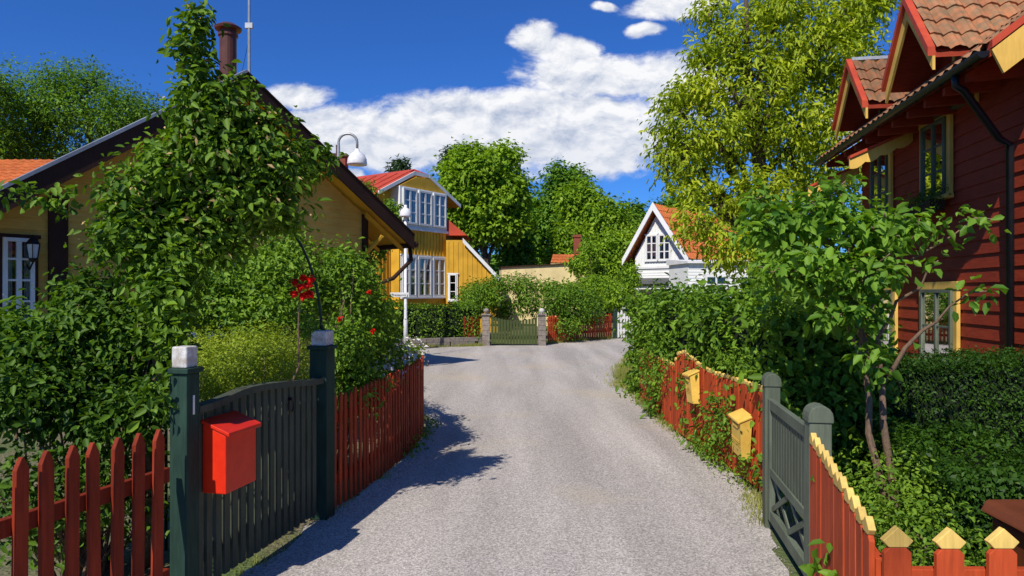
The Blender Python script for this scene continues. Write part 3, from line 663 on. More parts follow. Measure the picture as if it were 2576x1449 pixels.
dormer(9.56,5.72,.80,1.0,'dormer'); d2=dormer(12.0,5.66,.82,.95,'dormer')
cs=MB(); c=wp(11.5,.05,4.3); out=(Nn*.9-T*.45).normalized()
put(cs.box(c,out*.42,-T*.03,UP*.03,M['graygreen']).box(c+UP*.42,out*.42,-T*.03,UP*.03,M['graygreen']).box(c,out*.04,-T*.03,UP*.45,M['graygreen']).box(c+out*.38,out*.04,-T*.03,UP*.45,M['graygreen']).add([c+out*.04,c+out*.38,c+out*.38+UP*.42,c+out*.04+UP*.42],[(0,1,2,3)],G),'casement',d2)
window(HR,wp(9.75,.024,3.10),T,Nn,.78,1.12,2,3,M['graygreen'],M['yellowtrim'],.11,curtain=.22)
window(HR,wp(9.55,.024,.66),T,Nn,1.0,1.08,2,2,M['graygreen'],M['yellowtrim'],.11,curtain=.36)
window(HR,wp(11.9,.024,3.10),T,Nn,.78,1.1,2,3,M['graygreen'],M['yellowtrim'],.11,curtain=.22)
window(HR,wp(11.7,.024,.66),T,Nn,1.0,1.08,2,2,M['graygreen'],M['yellowtrim'],.11,curtain=.3)
def scallop(yy,z,lab):
    hm=MB(); p0=wp(yy,.02,z); p1=wp(yy,.98,z-.42); n_=16
    topl=[p0.lerp(p1,i/n_) for i in range(n_+1)]; bot=[p0.lerp(p1,i/n_)-UP*(.16+.045*abs(math.sin(i/n_*math.pi*4))) for i in range(n_+1)]
    for i in range(n_): hm.prism([bot[i],bot[i+1],topl[i+1],topl[i]],T*.03,M['yellowtrim'])
    hm.prism([p0+UP*.003-T*.03,p1+UP*.003-T*.03,p1+UP*.05-T*.03,p0+UP*.05-T*.03],T*.12,M['roofred'])
    put(hm,'canopy',HR,label=lab)
scallop(11.0,4.30,'scalloped yellow canopy board with red capping')
scallop(13.5,4.2,'scalloped yellow canopy board with red capping')
wb_=MB(); wb_.box(wp(9.72,.10,2.88),T*.85,Nn*.2,UP*.15,M['brown']); wbx=put(wb_,'window_box',HR)
fb_=[(wp(9.72+.17*k,.22,3.08),(.12,.12,.12)) for k in range(6)]
shrub('plant',fb_,700,.04,LM['dark'],None,parent=HR,stem=False,clump=.05,kind='stuff')
# ================================================================== MID YELLOW HOUSE
HM=empty('yellow_house',(-6,28,0),'yellow board house with white bay windows and red roof','house')
m0=V((-5.1,26,5.48)); m1=V((-2.3,30.2,5.48)); mu=V((m1.x-m0.x,m1.y-m0.y,0)).normalized(); mn=V((mu.y,-mu.x,0)); mL=(m1-m0).length
ma=m0.lerp(m1,.49); ma.z=6.72
ww=MB(); o=V((m0.x,m0.y,0))-mn*.4+mu*.35; wl2=mL-.9
ww.prism([o,o+mu*wl2,o+mu*wl2+UP*5.5,o+mu*(mL*.49-.35)+UP*6.6,o+UP*5.5],-mn*7,M['ochrev'])
battens(ww,o+mn*.001,mu,mn,wl2,0,lambda a:5.4,M['ochrev'],.2)
put(ww,'wall',HM)
rr=MB()
cl0=m0.lerp(ma,.82); cl1=m1.lerp(ma,.82)
for (p0,p1) in ((m0,ma),(m1,ma)):
    c_=p0.lerp(p1,.82)
    rr.prism([p0,c_,c_+UP*.1,p0+UP*.1],-mn*8,M['roofred'])
    rr.prism([c_-mn*.35,p1-mn*.35-UP*.02,p1-mn*.35+UP*.08,c_-mn*.35+UP*.1],-mn*7.65,M['roofred'])
    rr.prism([p0-UP*.03,c_-UP*.03,c_-UP*.004,p0-UP*.004],-mn*.8,M['ochrev'])
    if p0==m0:
        for k in range(12): rr.box(p0+UP*.101-mn*(.3+k*.6),(c_-p0),-mn*.03,UP*.03,M['roofred'])
rr.add([cl0+UP*.1,cl1+UP*.1,ma-mn*.4+UP*.09],[(0,1,2)],M['roofred'])
put(rr,'roof',HM)
for (p0,p1) in ((m0,cl0),(m1,cl1),(cl0,cl1)):
    rb=MB(); rb.prism([p0-UP*.05,p1-UP*.05,p1+UP*.10,p0+UP*.10],mn*(.05 if p0!=cl0 else .045),M['white']); put(rb,'verge_board',HM)
bay=MB(); bo=o+mu*.75+mn*.0; bw=2.9
bay.box(bo+UP*4.3,mu*bw,mn*.5,UP*1.60,M['white']); bay.box(bo-mu*.05+UP*4.2,mu*(bw+.1),mn*.56,UP*.1,M['white'])
bay.prism([bo+UP*5.905+mn*.002,bo+mu*bw+UP*5.905+mn*.002,bo+mu*bw*.62+UP*6.4+mn*.002,bo+mu*bw*.36+UP*6.4+mn*.002],mn*.48,M['ochrev'])
bay.box(bo+UP*.0,mu*bw,mn*.45,UP*4.2,M['ochrev']); battens(bay,bo+mn*.452+UP*3.0,mu,mn,bw,3.1,lambda a:4.18,M['ochrev'],.2)
put(bay,'bay',HM)
for i in range(3): window(HM,bo+mn*.502+mu*(.12+i*.92)+UP*4.42,mu,mn,.82,1.42,2,3,M['white'],None,bar=.05,fr=.08,curtain=.25)
for i in range(3): window(HM,bo+mn*.47+mu*(.12+i*.92)+UP*1.5,mu,mn,.82,1.65,2,3,M['white'],M['white'],.06,bar=.05,fr=.09,curtain=.25)
wg=empty('lean_to_annex',(-1.6,30,0),'yellow lean-to annex with white verge board','building')
q=MB(); yw=29.0
pA=S(1122,600,yw);pB=S(1165,604,yw);pC=S(1252,698,yw)
q.prism([V((pA.x,yw,0)),V((pC.x,yw,0)),pC-UP*.05,pB,V((pA.x,yw,pB.z))],V((0,5,0)),M['ochrev'])
battens(q,V((pA.x,yw-.001,0)),V((1,0,0)),V((0,-1,0)),pC.x-pA.x,0,lambda a:(pB.z-.06 if pA.x+a<pB.x else pB.z+(pC.z-pB.z)*(pA.x+a-pB.x)/(pC.x-pB.x)-.1),M['ochrev'],.2)
put(q,'wall',wg)
q=MB(); q.prism([pB+UP*.02+V((0,-.15,0)),pC+UP*.02+V((.12,-.15,-.1)),pC+UP*.07+V((.12,-.15,-.1)),pB+UP*.07+V((0,-.15,0))],V((0,5.3,0)),M['roofred'])
r0=S(1112,545,yw+.3); r1=S(1175,592,yw+.3); q.prism([V((r0.x-.6,yw+.3,r1.z)),r1,V((r0.x-.2,yw+.3,r0.z+.25))],V((0,3,0)),M['roofred'])
put(q,'roof',wg)
q=MB(); q.prism([pB-UP*.12+V((0,-.2,0)),pC-UP*.12+V((.12,-.2,-.1)),pC+UP*.08+V((.12,-.2,-.1)),pB+UP*.08+V((0,-.2,0))],V((0,.045,0)),M['white']); put(q,'verge_board',wg)
window(wg,V((S(1130,755,yw).x,yw-.03,S(1130,755,yw).z)),V((1,0,0)),V((0,-1,0)),.32,1.1,1,3,M['white'],M['white'],.05)
# ================================================================== WHITE HOUSE
HW=empty('white_house',(10,36,0),'white wooden house with steep orange tiled roof','house')
a0_=V((5.95,36.8,3.3)); a1_=V((8.9,34.4,3.25)); au=V((a1_.x-a0_.x,a1_.y-a0_.y,0)).normalized(); an_=V((au.y,-au.x,0))
if an_.y>0: an_=-an_
aa=a0_.lerp(a1_,.48); aa.z=6.2; bk=-an_; AL=(a1_-a0_).length
q=MB(); o=V((a0_.x,a0_.y,0))+bk*.5+au*.5; wlw=AL-1.0
q.prism([o,o+au*wlw,o+au*wlw+UP*3.6,o+au*(AL*.48-.5)+UP*5.9,o+UP*3.6],bk*9,M['whitehouse'])
battens(q,o+an_*.001,au,an_,wlw,3.0,lambda a:3.6+2.3*(1-abs(a-wlw/2)/(wlw/2))-.15,M['whitehouse'],.16)
siding(q,o+an_*.003,au,an_,(.2,2.95),lambda z:(0,wlw),.14,M['whitehouse'],.02)
siding(q,o+au*(wlw+.003),bk,au,(.2,3.5),lambda z:(0,9),.14,M['whitehouse'],.02)
q.box(o+an_*.003+UP*2.95-au*.05,au*(wlw+.1),an_*.08,UP*.12,M['white'])
put(q,'wall',HW)
q=MB()
for (p0,p1) in ((a0_,aa),(a1_,aa)):
    q.prism([p0,p1,p1+UP*.1,p0+UP*.1],bk*10,M['tile']); tiles(q,p0+UP*.12,bk*10,p1-p0,M['tile'],tw=.25,th=.4,amp=.04)
put(q,'roof',HW)
for (p0,p1) in ((a0_,aa),(a1_,aa)):
    q=MB(); q.prism([p0-UP*.18,p1-UP*.22,p1+UP*.2,p0+UP*.18],an_*.06,M['white']); put(q,'verge_board',HW)
for k in (0,1): window(HW,o+au*(wlw*.5-.72+k*.74)+UP*3.38,au,an_,.66,1.35,2,3,M['white'],M['white'],.06,fr=.07,bar=.05,curtain=.25)
for k in (1.5,4.0): window(HW,o+au*(wlw)+bk*k+UP*1.2+au*.02,bk,au,1.2,1.3,2,3,M['white'],M['white'],.1,fr=.08,bar=.05)
q=MB(); po=o+an_*1.6+au*.0; q.prism([o+UP*2.4+au*-.3,o+UP*2.4+au*(wlw+.2),po+UP*2.05+au*(wlw+.2),po+UP*2.05-au*.3],UP*.06,M['black'])
for k in range(4): q.box(po+au*(wlw*k/3-.05)+bk*.15,au*.1,bk*.1,UP*2.08,M['white'])
q.box(po+bk*.13+UP*1.85,au*wlw,bk*.06,UP*.15,M['white']); q.box(po+bk*.13+UP*.85,au*wlw,bk*.06,UP*.08,M['white']); put(q,'porch',HW)
sw=empty('white_annex',(9.6,31.5,0),'low white boarded annex beside white house','building')
q=MB(); so_=V((8.0,31.0,0)); su=V((1,.12,0)).normalized(); sn=V((su.y,-su.x,0)); siding(q,so_,su,sn,(.1,3.0),lambda z:(0,4.2),.14,M['whitehouse'],.02); q.prism([so_-sn*.01,so_+su*4.2-sn*.01,so_+su*4.2+UP*3.0-sn*.01,so_+UP*3.0-sn*.01],-sn*2.5,M['whitehouse']); put(q,'wall',sw)
q=MB(); q.prism([so_+UP*3.01+sn*.2-su*.1,so_+UP*3.01-sn*2.6-su*.1,so_+UP*3.3-sn*2.6-su*.1,so_+UP*3.1+sn*.2-su*.1],su*4.4,M['white']); put(q,'roof',sw)
for k in (.8,2.4): window(sw,so_+su*k+sn*.02+UP*1.25,su,sn,1.0,1.2,2,3,M['white'],M['white'],.1,fr=.07,bar=.05)
# ================================================================== CREAM BUILDING
HC=empty('cream_building',(1.6,36,0),'low cream plastered building with tiled roof','building')
q=MB(); cA=S(1262,672,34); cB=S(1475,660,34.4)
q.prism([V((cA.x,34,0)),V((cB.x,34.4,0)),V((cB.x,34.4,3.15)),V((cA.x,34,2.92))],V((-.2,4,0)),M['plaster'])
put(q,'wall',HC)
q=MB(); q.prism([V((cA.x-.05,33.9,2.925)),V((cB.x+.05,34.3,3.155)),V((cB.x+.05,34.3,3.20)),V((cA.x-.05,33.9,2.97))],V((-.2,4.3,.05)),M['brown'])
tA=S(1385,658,39); tiles(q,V((tA.x,39,3.35)),V((1.6,.2,0)),V((.2,1.0,.55)),M['tile'])
q.prism([V((tA.x,39,2.4)),V((tA.x+1.6,39.2,2.4)),V((tA.x+1.6,39.2,3.34)),V((tA.x,39,3.34))],V((.2,1.2,0)),M['plaster'])
RC=put(q,'roof',HC)
q=MB(); cc_=S(1452,640,41); q.box((cc_.x-.20,41,3),(.40,0,0),(0,.40,0),(0,0,2.0),M['brick']); q.box((cc_.x-.25,40.95,5.0),(.5,0,0),(0,.5,0),(0,0,.15),M['brick']); put(q,'chimney',RC)
HB=empty('tiled_cottage',(-17,20,0),'cottage with bright orange tiled roof','house')
q=MB(); q.box((-20,17.5,0),(8.0,0,0),(0,6,0),(0,0,4.2),M['ochre']); put(q,'wall',HB)
q=MB(); tiles(q,V((-20.5,17.2,4.3)),V((8.0,0,0)),V((0,3.4,1.35)),M['tile'],tw=.25,th=.38,amp=.06); q.prism([V((-20.5,20.6,5.7)),V((-12.5,20.6,5.7)),V((-12.5,20.6,5.6)),V((-20.5,20.6,5.6))],V((0,3.4,-1.2)),M['tile']); put(q,'roof',HB)
HB2=empty('dark_roof_house',(-8,30,0),'house with brown chimney stack behind cottage roof','house')
q=MB(); q.box((-11,27,0),(5,0,0),(0,5,0),(0,0,4.8),M['ochre']); put(q,'wall',HB2)
q=MB(); q.prism([V((-11.3,26.7,4.81)),V((-5.8,26.7,4.81)),V((-5.8,29.5,6.3)),V((-11.3,29.5,6.3))],V((0,0,.1)),M['roofred']); q.prism([V((-11.3,32.3,4.81)),V((-5.8,32.3,4.81)),V((-5.8,29.5,6.29)),V((-11.3,29.5,6.29))],V((0,0,.1)),M['roofred']); r_=put(q,'roof',HB2)
q=MB(); cc_=S(853,400,27.5); q.box((cc_.x-.25,27.5,5),(.5,0,0),(0,.5,0),(0,0,cc_.z-5+.1),M['brick']); q.box((cc_.x-.32,27.43,cc_.z+.1),(.64,0,0),(0,.64,0),(0,0,.12),M['chim']); q.tube([(cc_.x-.1,27.7,cc_.z+.2),(cc_.x-.1,27.7,cc_.z+.6)],.08,M['chim'],10); put(q,'chimney',r_)
# ================================================================== LAMPS & SIGN
lp=V((-3.04,19.5,0)); le=empty('street_lamp',lp,'thin grey street lamp with white bell shade','street lamp',group='street lamps with white shades')
q=MB(); q.tube([lp,lp+UP*.9,lp+UP*.95,lp+UP*3.95],[.06,.06,.046,.040],M['lampwhite'],12); put(q,'pole',le,smooth=True)
q=MB(); q.tube2(lp+UP*3.85,[(.165,0),(.175,.03),(.16,.14),(.11,.22),(.045,.26),(.04,.34)],M['lampwhite'],24); put(q,'lamp_shade',le,smooth=True)
sg=empty('street_sign',lp+V((0,-.06,1.6)),'white street name sign with black lettering on lamp post','sign')
q=MB(); q.box(lp+V((-.42,-.085,1.56)),(.53,0,0),(0,.02,0),(0,0,.13),M['lampwhite']); put(q,'sign_plate',sg,bevel=.003)
text(sg,'Trenbamra g',.092,lp+V((-.155,-.089,1.59)),V((1,0,0)),UP,M['textblack'])
l2=V((-4.65,18.3,0)); le=empty('street_lamp',l2,'street lamp with curved swan-neck arm and white bell shade','street lamp',group='street lamps with white shades')
q=MB(); zt=1.7+(735-340)/FL*18.3; pts=[l2,l2+UP*1.0,l2+UP*(zt-.35)]; R_=.25
for i in range(11): an=math.pi*i/10; pts.append(l2+V((R_-R_*math.cos(an),0,zt-.2+R_*math.sin(an)*.95)))
pts.append(l2+V((2*R_,0,zt-.42))); q.tube(pts,[.055,.05,.045]+[.035]*12,M['metalgrey'],12); put(q,'pole',le,smooth=True)
q=MB(); q.tube2(l2+V((2*R_,0,zt-.80)),[(.255,0),(.265,.03),(.25,.16),(.19,.28),(.08,.36),(.055,.43)],M['lampwhite'],24); put(q,'lamp_shade',le,smooth=True)
# ================================================================== FAR BOUNDARY
q=MB()
pw=[(-9,19.95),(-7,20.15),(-3,20.85),(-.95,21.75)]
for i in range(3):
    a=V((*pw[i],0));b=V((*pw[i+1],0)); u=(b-a).normalized(); L_=(b-a).length; s=0; n_=V((-u.y,u.x,0))
    while s<L_:
        for r_ in range(2):
            d_=random.uniform(.3,.5); q.box(a+u*s+UP*(.14*r_)+n_*random.uniform(-.01,.01),u*min(d_,L_-s)*.97,n_*.3,UP*.135,M['stone'])
        s+=d_
put(q,'stone_wall',label='low grey granite garden wall below hedge',cat='wall',bevel=.01)
for xx,lab in ((-.82,'brick gate pillar with stone cap'),(.95,'grey gate pillar with white ball')):
    e=empty('gate_pillar',(xx,21.75,0),lab,'gate pillar',group='pillars beside green gate'); q=MB()
    for r_ in range(6): q.box((xx-.12+random.uniform(-.005,.005),21.6,.16*r_),(.24,0,0),(0,.3,0),(0,0,.155),M['stone'])
    q.box((xx-.15,21.56,.965),(.30,0,0),(0,.38,0),(0,0,.05),M['stone']); put(q,'pillar',e,bevel=.008)
    q=MB(); q.tube2((xx,21.75,1.016),[(.05,0),(.035,.02),(.08,.05),(.095,.1),(.07,.15),(.03,.17)],M['stone'] if xx<0 else M['whiteblock'],14); put(q,'ball',e,smooth=True)
e=empty('garden_gate',(.07,21.7,0),'double dark green picket gate between stone pillars','gate')
q=MB(); x=-.66
while x<.76:
    c=abs((x-.07)/.7); hh=.80+.12*c*c; q.box((x,21.66,.06),(.08,0,0),(0,.02,0),(0,0,hh-.06),M['midgreen']); x+=.098
put(q,'slats',e)
for z in (.2,.62): q=MB(); q.box((-.68,21.69,z),(1.46,0,0),(0,.03,0),(0,0,.07),M['midgreen']); put(q,'rail',e)
fence('red picket fence partly covered by ivy',[(1.2,22.5),(2.3,23.9),(3.62,25.0)],.12,.075,lambda t,p:.92,M['redlit'],side=1)
fence('red picket fence behind hedge by gate pillar',[(-1.5,21.62),(-1.02,21.85)],.12,.075,lambda t,p:.95,M['redshade'],side=1)
q=MB(); q.box((3.72,25.0,0),(.12,0,0),(0,.12,0),(0,0,1.0),M['greenpost']); q.tube2((3.78,25.06,1.0),[(.08,0),(.08,.03),(.03,.08)],M['greenpost'],8); put(q,'gate_post',label='green wooden gate post by white gate',cat='gate post')
fence('white picket gate in front of white house',[(3.9,25.1),(5.6,25.5)],.115,.075,lambda t,p:.93+.05*math.cos(t*12),M['white'],side=1,name='white_gate')
# ================================================================== VEGETATION
rb_=[B(492,70,18,40,4.3,.08),B(482,130,26,40,4.3,.10),B(505,205,38,50,4.3,.13),B(530,285,90,60,4.3,.2),B(570,385,165,70,4.35,.28),B(450,430,95,80,4.3,.26),B(640,310,60,40,4.4,.14),B(600,235,25,30,4.35,.1),
     B(700,425,65,65,4.5,.2),B(765,395,45,28,4.6,.12),B(600,500,150,60,4.4,.28),B(350,500,70,70,4.2,.22),B(320,600,75,60,4.1,.22),B(450,590,130,65,4.3,.28),B(690,545,60,28,4.6,.15),B(420,670,90,60,4.1,.22),
     B(560,610,70,35,4.4,.18),B(420,750,50,60,4.0,.15),B(425,850,30,50,3.9,.10),B(408,980,16,50,3.62,.06)]
e=empty('climbing_rose',(-2.3,4.3,0),'tall climbing rose growing over green iron arch','rose bush')
rs=MB(); bs=V((-2.28,4.25,0))
for tgt,r_ in ((S(450,560,4.3),.03),(S(380,600,4.2),.022),(S(520,420,4.3),.02),(S(340,700,4.2),.018),(S(420,480,4.3),.015)):
    limb(rs,bs+V((random.uniform(-.08,.08),random.uniform(-.08,.08),0)),S(385,820,4.22)+V((random.uniform(-.06,.06),0,0)),r_,r_*.8,M['stem'],seg=5,wob=.03,n=7); limb(rs,S(385,820,4.22),tgt,r_*.8,r_*.3,M['stem'],seg=6,wob=.05,n=6)
shrub('foliage',rb_,17500,.054,LM['rose'],None,parent=e,base=(-2.3,4.25,0),per=8,clump=.048,shell=.35,up=.5,lump=.38,stem=False,stems=rs)
shrub('shoots',[B(500,30,10,35,4.3),B(440,110,10,25,4.3),B(60,490,70,14,4.0),B(160,500,50,16,4.0),B(720,300,30,14,4.4),B(815,400,20,30,4.7)],300,.054,LM['rose'],None,parent=e,base=(-2.3,4.2,1.8),per=5,clump=.035,shell=.2,stem=False,kind='stuff')
p,o_,_=blobpts(rb_,900,3,.03,.95); keep=(p[:,1]<4.5)&(p[:,2]>1.9); lv,lf_,lt=leafgeo(p[keep],o_[keep],.036,rnd=2,aspect=.35,simple=True); leafobj('faded_bloom',lv,lf_,lt,M['hip'],parent=e,kind='stuff')
def flowers(parent,pts,mat,r,n=28,name='flower'):
    for c in pts:
        d=unit(rng.normal(size=(n,3))); p=np.array(c)[None]+d*r*rng.random((n,1))*.8; lv,lf_,lt=leafgeo(p,d,r*.9,aspect=.9,rnd=.6,svar=.2); leafobj(name,lv,lf_,lt,mat,parent=parent)
lm_=[B(50,890,120,90,4.1,.35),B(220,830,120,80,4.3,.4),B(300,930,120,90,4.3,.35),B(90,1000,130,90,3.9,.35),B(300,1050,100,70,4.0,.3),B(370,830,60,90,4.3,.25),B(220,740,50,35,4.4,.2),B(-60,840,60,60,4.2,.3)]
shrub('rose_bush',lm_,18000,.046,LM['dark'],'dense dark green rose bush behind red picket fence','bush',base=(-2.6,4.2,0),per=9,clump=.06,shell=.3,nst=40,lump=.32)
shrub('rose_bush',[B(120,1250,180,110,3.7,.3),B(330,1230,60,90,4.2,.25)],3200,.042,LM['dark'],'low shaded shrub behind red picket fence','bush',base=(-2.5,3.9,0),per=9,clump=.07,nst=30)
shrub('garden_shrub',[B(560,710,100,70,7.2,.6),B(700,690,100,80,7.4,.6),B(640,780,160,60,6.9,.5),B(830,720,70,80,8.2,.5),B(470,760,70,70,6.8,.5),B(740,625,50,30,7.8,.3)],18000,.050,LM['mid'],'leafy green garden shrub before ochre cottage','bush',base=(-3,7.2,0),per=10,clump=.09,shell=.35,nst=25,lump=.3)
shrub('yellow_green_shrub',[B(600,930,130,85,5.6,.5),B(730,950,65,80,5.7,.4),B(540,960,60,80,5.3,.35),B(650,880,110,50,5.8,.5),B(620,1050,140,90,5.4,.4),B(500,880,50,40,5.6,.3)],34000,.022,LM['yg'],'fine-leaved yellow-green shrub behind dark gate','bush',base=(-2.2,5.5,0),per=16,clump=.05,shell=.35,simple=True,nst=20,up=.8,lump=.3)
e=empty('rose_bush',(-1.75,7,0),'rose bush with small red blooms behind curving fence','rose bush')
rr_=[B(895,700,45,70,6.4,.3),B(920,800,60,80,6.6,.35),B(875,880,60,80,6.2,.35),B(960,830,30,70,7.2,.3),B(900,960,60,45,6.3,.3),B(855,660,30,40,6.3,.2),B(900,1010,40,14,5.9,.12)]
shrub('foliage',rr_,9500,.045,LM['mid'],None,parent=e,base=(-1.75,6.6,0),per=8,clump=.06,shell=.3,nst=30,lump=.3)
flowers(e,[S(930,733,6.1),S(938,832,6.2),S(855,800,5.8)],M['petalred'],.022,n=20)
e=empty('red_flower',(-1.5,4.9,0),'cluster of large scarlet blooms on tall stem','flower')
flowers(e,[S(742,708,4.6),S(762,698,4.62),S(757,722,4.56),S(775,716,4.63),S(742,738,4.6),S(763,744,4.62),S(781,702,4.64),S(776,738,4.6)],M['petalred'],.026,n=32)
st=MB(); limb(st,(-1.6,4.85,.3),S(757,720,4.62),.008,.005,M['stem'],seg=8,wob=.03); put(st,'stem',e)
e=empty('flowering_bush',(-1.4,7.6,0),'low green bush dotted with small white flowers','bush')
wbv=[B(985,905,45,30,7.6,.25),B(940,935,50,35,6.9,.25),B(1030,895,28,24,8.35,.25)]
shrub('foliage',wbv,4200,.036,LM['mid'],None,parent=e,base=(-1.4,7.5,0),per=8,clump=.05)
p,o_,_=blobpts(wbv,700,3,.03,1.05,.1); keep=(o_[:,2]>-.4); lv,lf_,lt=leafgeo(p[keep]+o_[keep]*.07,o_[keep],.042,rnd=.6,aspect=.9,simple=True); leafobj('blossoms',lv,lf_,lt,M['petalwhite'],parent=e,kind='stuff')
e=empty('potted_flower',gp1+UP*1.3,'pale trailing flowers above white gate post block','plant')
shrub('foliage',[(gp1+UP*1.45-gn*.12,(.10,.10,.08))],160,.035,LM['mid'],None,parent=e,stem=False,clump=.03)
hedge('garden_hedge',[(-2.1,9.6),(-2.5,11.5),(-3.3,14.5),(-4.1,16.8)],.8,1.0,11000,.05,LM['mid'],'informal green garden hedge along curving lane',hvar=.2)
shrub('tall_shrub',[B(905,690,30,50,15,.6),B(880,690,30,50,14,.6),B(905,760,30,45,15.5,.5)],4500,.09,LM['dark'],'tall dark shrub beside cottage corner','bush',per=12,clump=.11,nst=12,lump=.15)
tree('small_tree',(-5.0,23.2,0),[B(980,545,30,36,23,.6),B(945,600,32,50,23,.6),B(925,490,22,28,23,.4)],4000,.11,LM['mid'],'small leafy tree beside yellow house',tr=.09,per=12,clump=.12,lump=.15)
fr=[B(1930,570,65,50,4.9,.3),B(2070,545,90,50,4.8,.35),B(2210,580,75,55,4.7,.35),B(2030,680,110,55,4.7,.35),B(2180,690,75,60,4.6,.3),B(2120,790,80,40,4.6,.25),B(2310,565,50,22,4.6,.15),
    B(2450,550,90,8,4.5,.06),B(2360,655,40,14,4.5,.08),B(2440,735,60,8,4.4,.05),B(2110,470,40,30,5.0,.2),B(1910,500,30,22,5.1,.15),B(2190,910,35,35,4.5,.12)]
tree('fruit_tree',(2.72,4.75,0),fr,2900,.076,LM['apple'],'young fruit tree with twin pale stems and broad leaves',tr=.035,top=S(2120,560,4.8),per=4,clump=.05,shell=.2,up=.6,aspect=.52,twigs=150,bark=M['stem'],fork=.5,lump=.2)
st=MB(); limb(st,(2.62,4.72,0),S(2100,640,4.7),.03,.012,M['stem'],seg=8,wob=.02,n=8); put(st,'tree_stem',label='slender pale stem beside young fruit tree',cat='tree stem')
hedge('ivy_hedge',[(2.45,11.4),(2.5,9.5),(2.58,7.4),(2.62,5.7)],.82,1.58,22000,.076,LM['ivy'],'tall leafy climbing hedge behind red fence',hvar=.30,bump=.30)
shrub('climbing_vine',[((1.96,10.2,.65),(.05,.5,.35)),((1.94,9.3,.55),(.05,.5,.35)),((1.93,8.6,.7),(.05,.25,.2)),((1.97,6.75,.4),(.05,.35,.35)),((1.98,6.45,.5),(.05,.3,.35)),((1.98,7.7,.75),(.04,.2,.2)),((2.0,5.9,.25),(.05,.3,.2)),((2.08,9.6,.98),(.14,1.2,.14)),((2.12,6.5,1.02),(.14,.8,.12)),((1.96,7.0,.15),(.05,.6,.12))],2600,.048,LM['ivy'],'ivy trailing over red boarded fence','vine',per=4,clump=.045,shell=.2,stem=False)
shrub('climbing_vine',[((1.56,3.55,.75),(.03,.06,.16)),((1.50,3.2,.4),(.03,.15,.12)),((1.46,3.0,.25),(.03,.1,.2))],60,.07,LM['apple'],'leafy tendril on red picket fence','vine',per=3,clump=.03,stem=False)
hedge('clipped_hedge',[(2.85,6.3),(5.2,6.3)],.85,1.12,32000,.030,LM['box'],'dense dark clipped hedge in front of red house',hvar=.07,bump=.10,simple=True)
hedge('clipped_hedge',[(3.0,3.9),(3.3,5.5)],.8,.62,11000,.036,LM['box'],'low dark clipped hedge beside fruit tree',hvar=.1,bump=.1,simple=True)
shrub('ground_shrub',[((2.3,3.9,.3),(.35,.4,.25)),((2.8,3.4,.3),(.5,.4,.25)),((2.05,3.2,.25),(.25,.35,.2)),((2.5,4.5,.35),(.35,.4,.3)),((3.2,3.1,.3),(.4,.3,.3))],8500,.034,LM['mid'],'low leafy shrubs behind yellow tipped fence','bush',per=8,clump=.06,nst=10)
ct=[B(1800,340,120,70,17,1.2),B(1715,400,60,60,17,.8),B(1900,220,130,80,17,1.4),B(2050,130,120,80,17,1.4),B(1850,110,80,50,17,1.0),B(2150,220,90,70,17,1.2),B(2010,330,120,80,17,1.4),B(1745,240,60,40,17,.8),
    B(2140,50,80,50,17,1.1),B(1755,560,60,50,16,.8),B(1840,630,70,50,16,.8),B(1900,490,100,65,16.5,1.2),B(2080,440,90,65,17,1.2),B(1780,30,45,30,17,.6),B(1740,480,50,35,16.5,.6),B(2180,-20,80,45,17,1.0),B(1960,20,90,50,17,1.2),B(1680,330,35,25,17,.4),B(1760,140,35,30,17,.4),B(1665,400,40,18,17,.3),B(1690,260,35,15,17,.3)]
tree('chestnut_tree',(6.6,17.4,0),ct,33000,.145,LM['chest'],'tall chestnut tree with yellow-green drooping leaves',tr=.3,per=14,clump=.13,shell=.5,aspect=.36,up=.6,droop=.8,twigs=160,lump=.35)
shrub('garden_shrub',[B(1960,650,60,50,13,.6),B(2020,640,80,70,12,.7),B(1930,720,60,40,12,.5)],4500,.09,LM['mid'],'leafy shrub between hedge and red house','bush',per=12,clump=.12,nst=14)
for bx_,lab in (([B(120,260,90,80,24,1.5),B(230,290,130,90,24,1.8),B(60,330,80,80,24,1.5),B(320,310,75,75,24,1.3),B(195,200,75,40,24,1.0),B(375,290,30,50,24,.7),B(100,400,110,60,24,1.5),B(340,400,70,50,24,1.1)],'large rounded green tree behind cottage roof'),
                ([B(-30,280,70,90,22,1.2),B(-40,380,90,90,22,1.3),B(0,220,30,40,22,.6)],'green tree behind tiled roof')):
    c=bx_[1][0]; tree('garden_tree',(c.x,c.y,0),bx_,38000 if len(bx_)>4 else 9000,.12,LM['wood'],lab,tr=.25,per=14,clump=.18,shell=.5,simple=True,aspect=.36,up=.7,lump=.3)
c=S(1218,735,40); c.z=0
tree('maple_tree',c,[B(1210,430,85,45,40,1.6),B(1145,490,45,50,40,1.3),B(1285,480,48,50,40,1.3),B(1220,520,90,45,40,1.6),B(1180,395,42,22,40,.9),B(1262,395,45,26,40,1.0),B(1150,560,45,28,40,1.0),B(1275,560,55,28,40,1.1),B(1220,580,65,22,40,1.2)],26000,.24,LM['maple'],'round-crowned maple tree with dark forked trunk',tr=.32,per=14,clump=.25,shell=.5,simple=True,aspect=.7,up=.8,lump=.35)
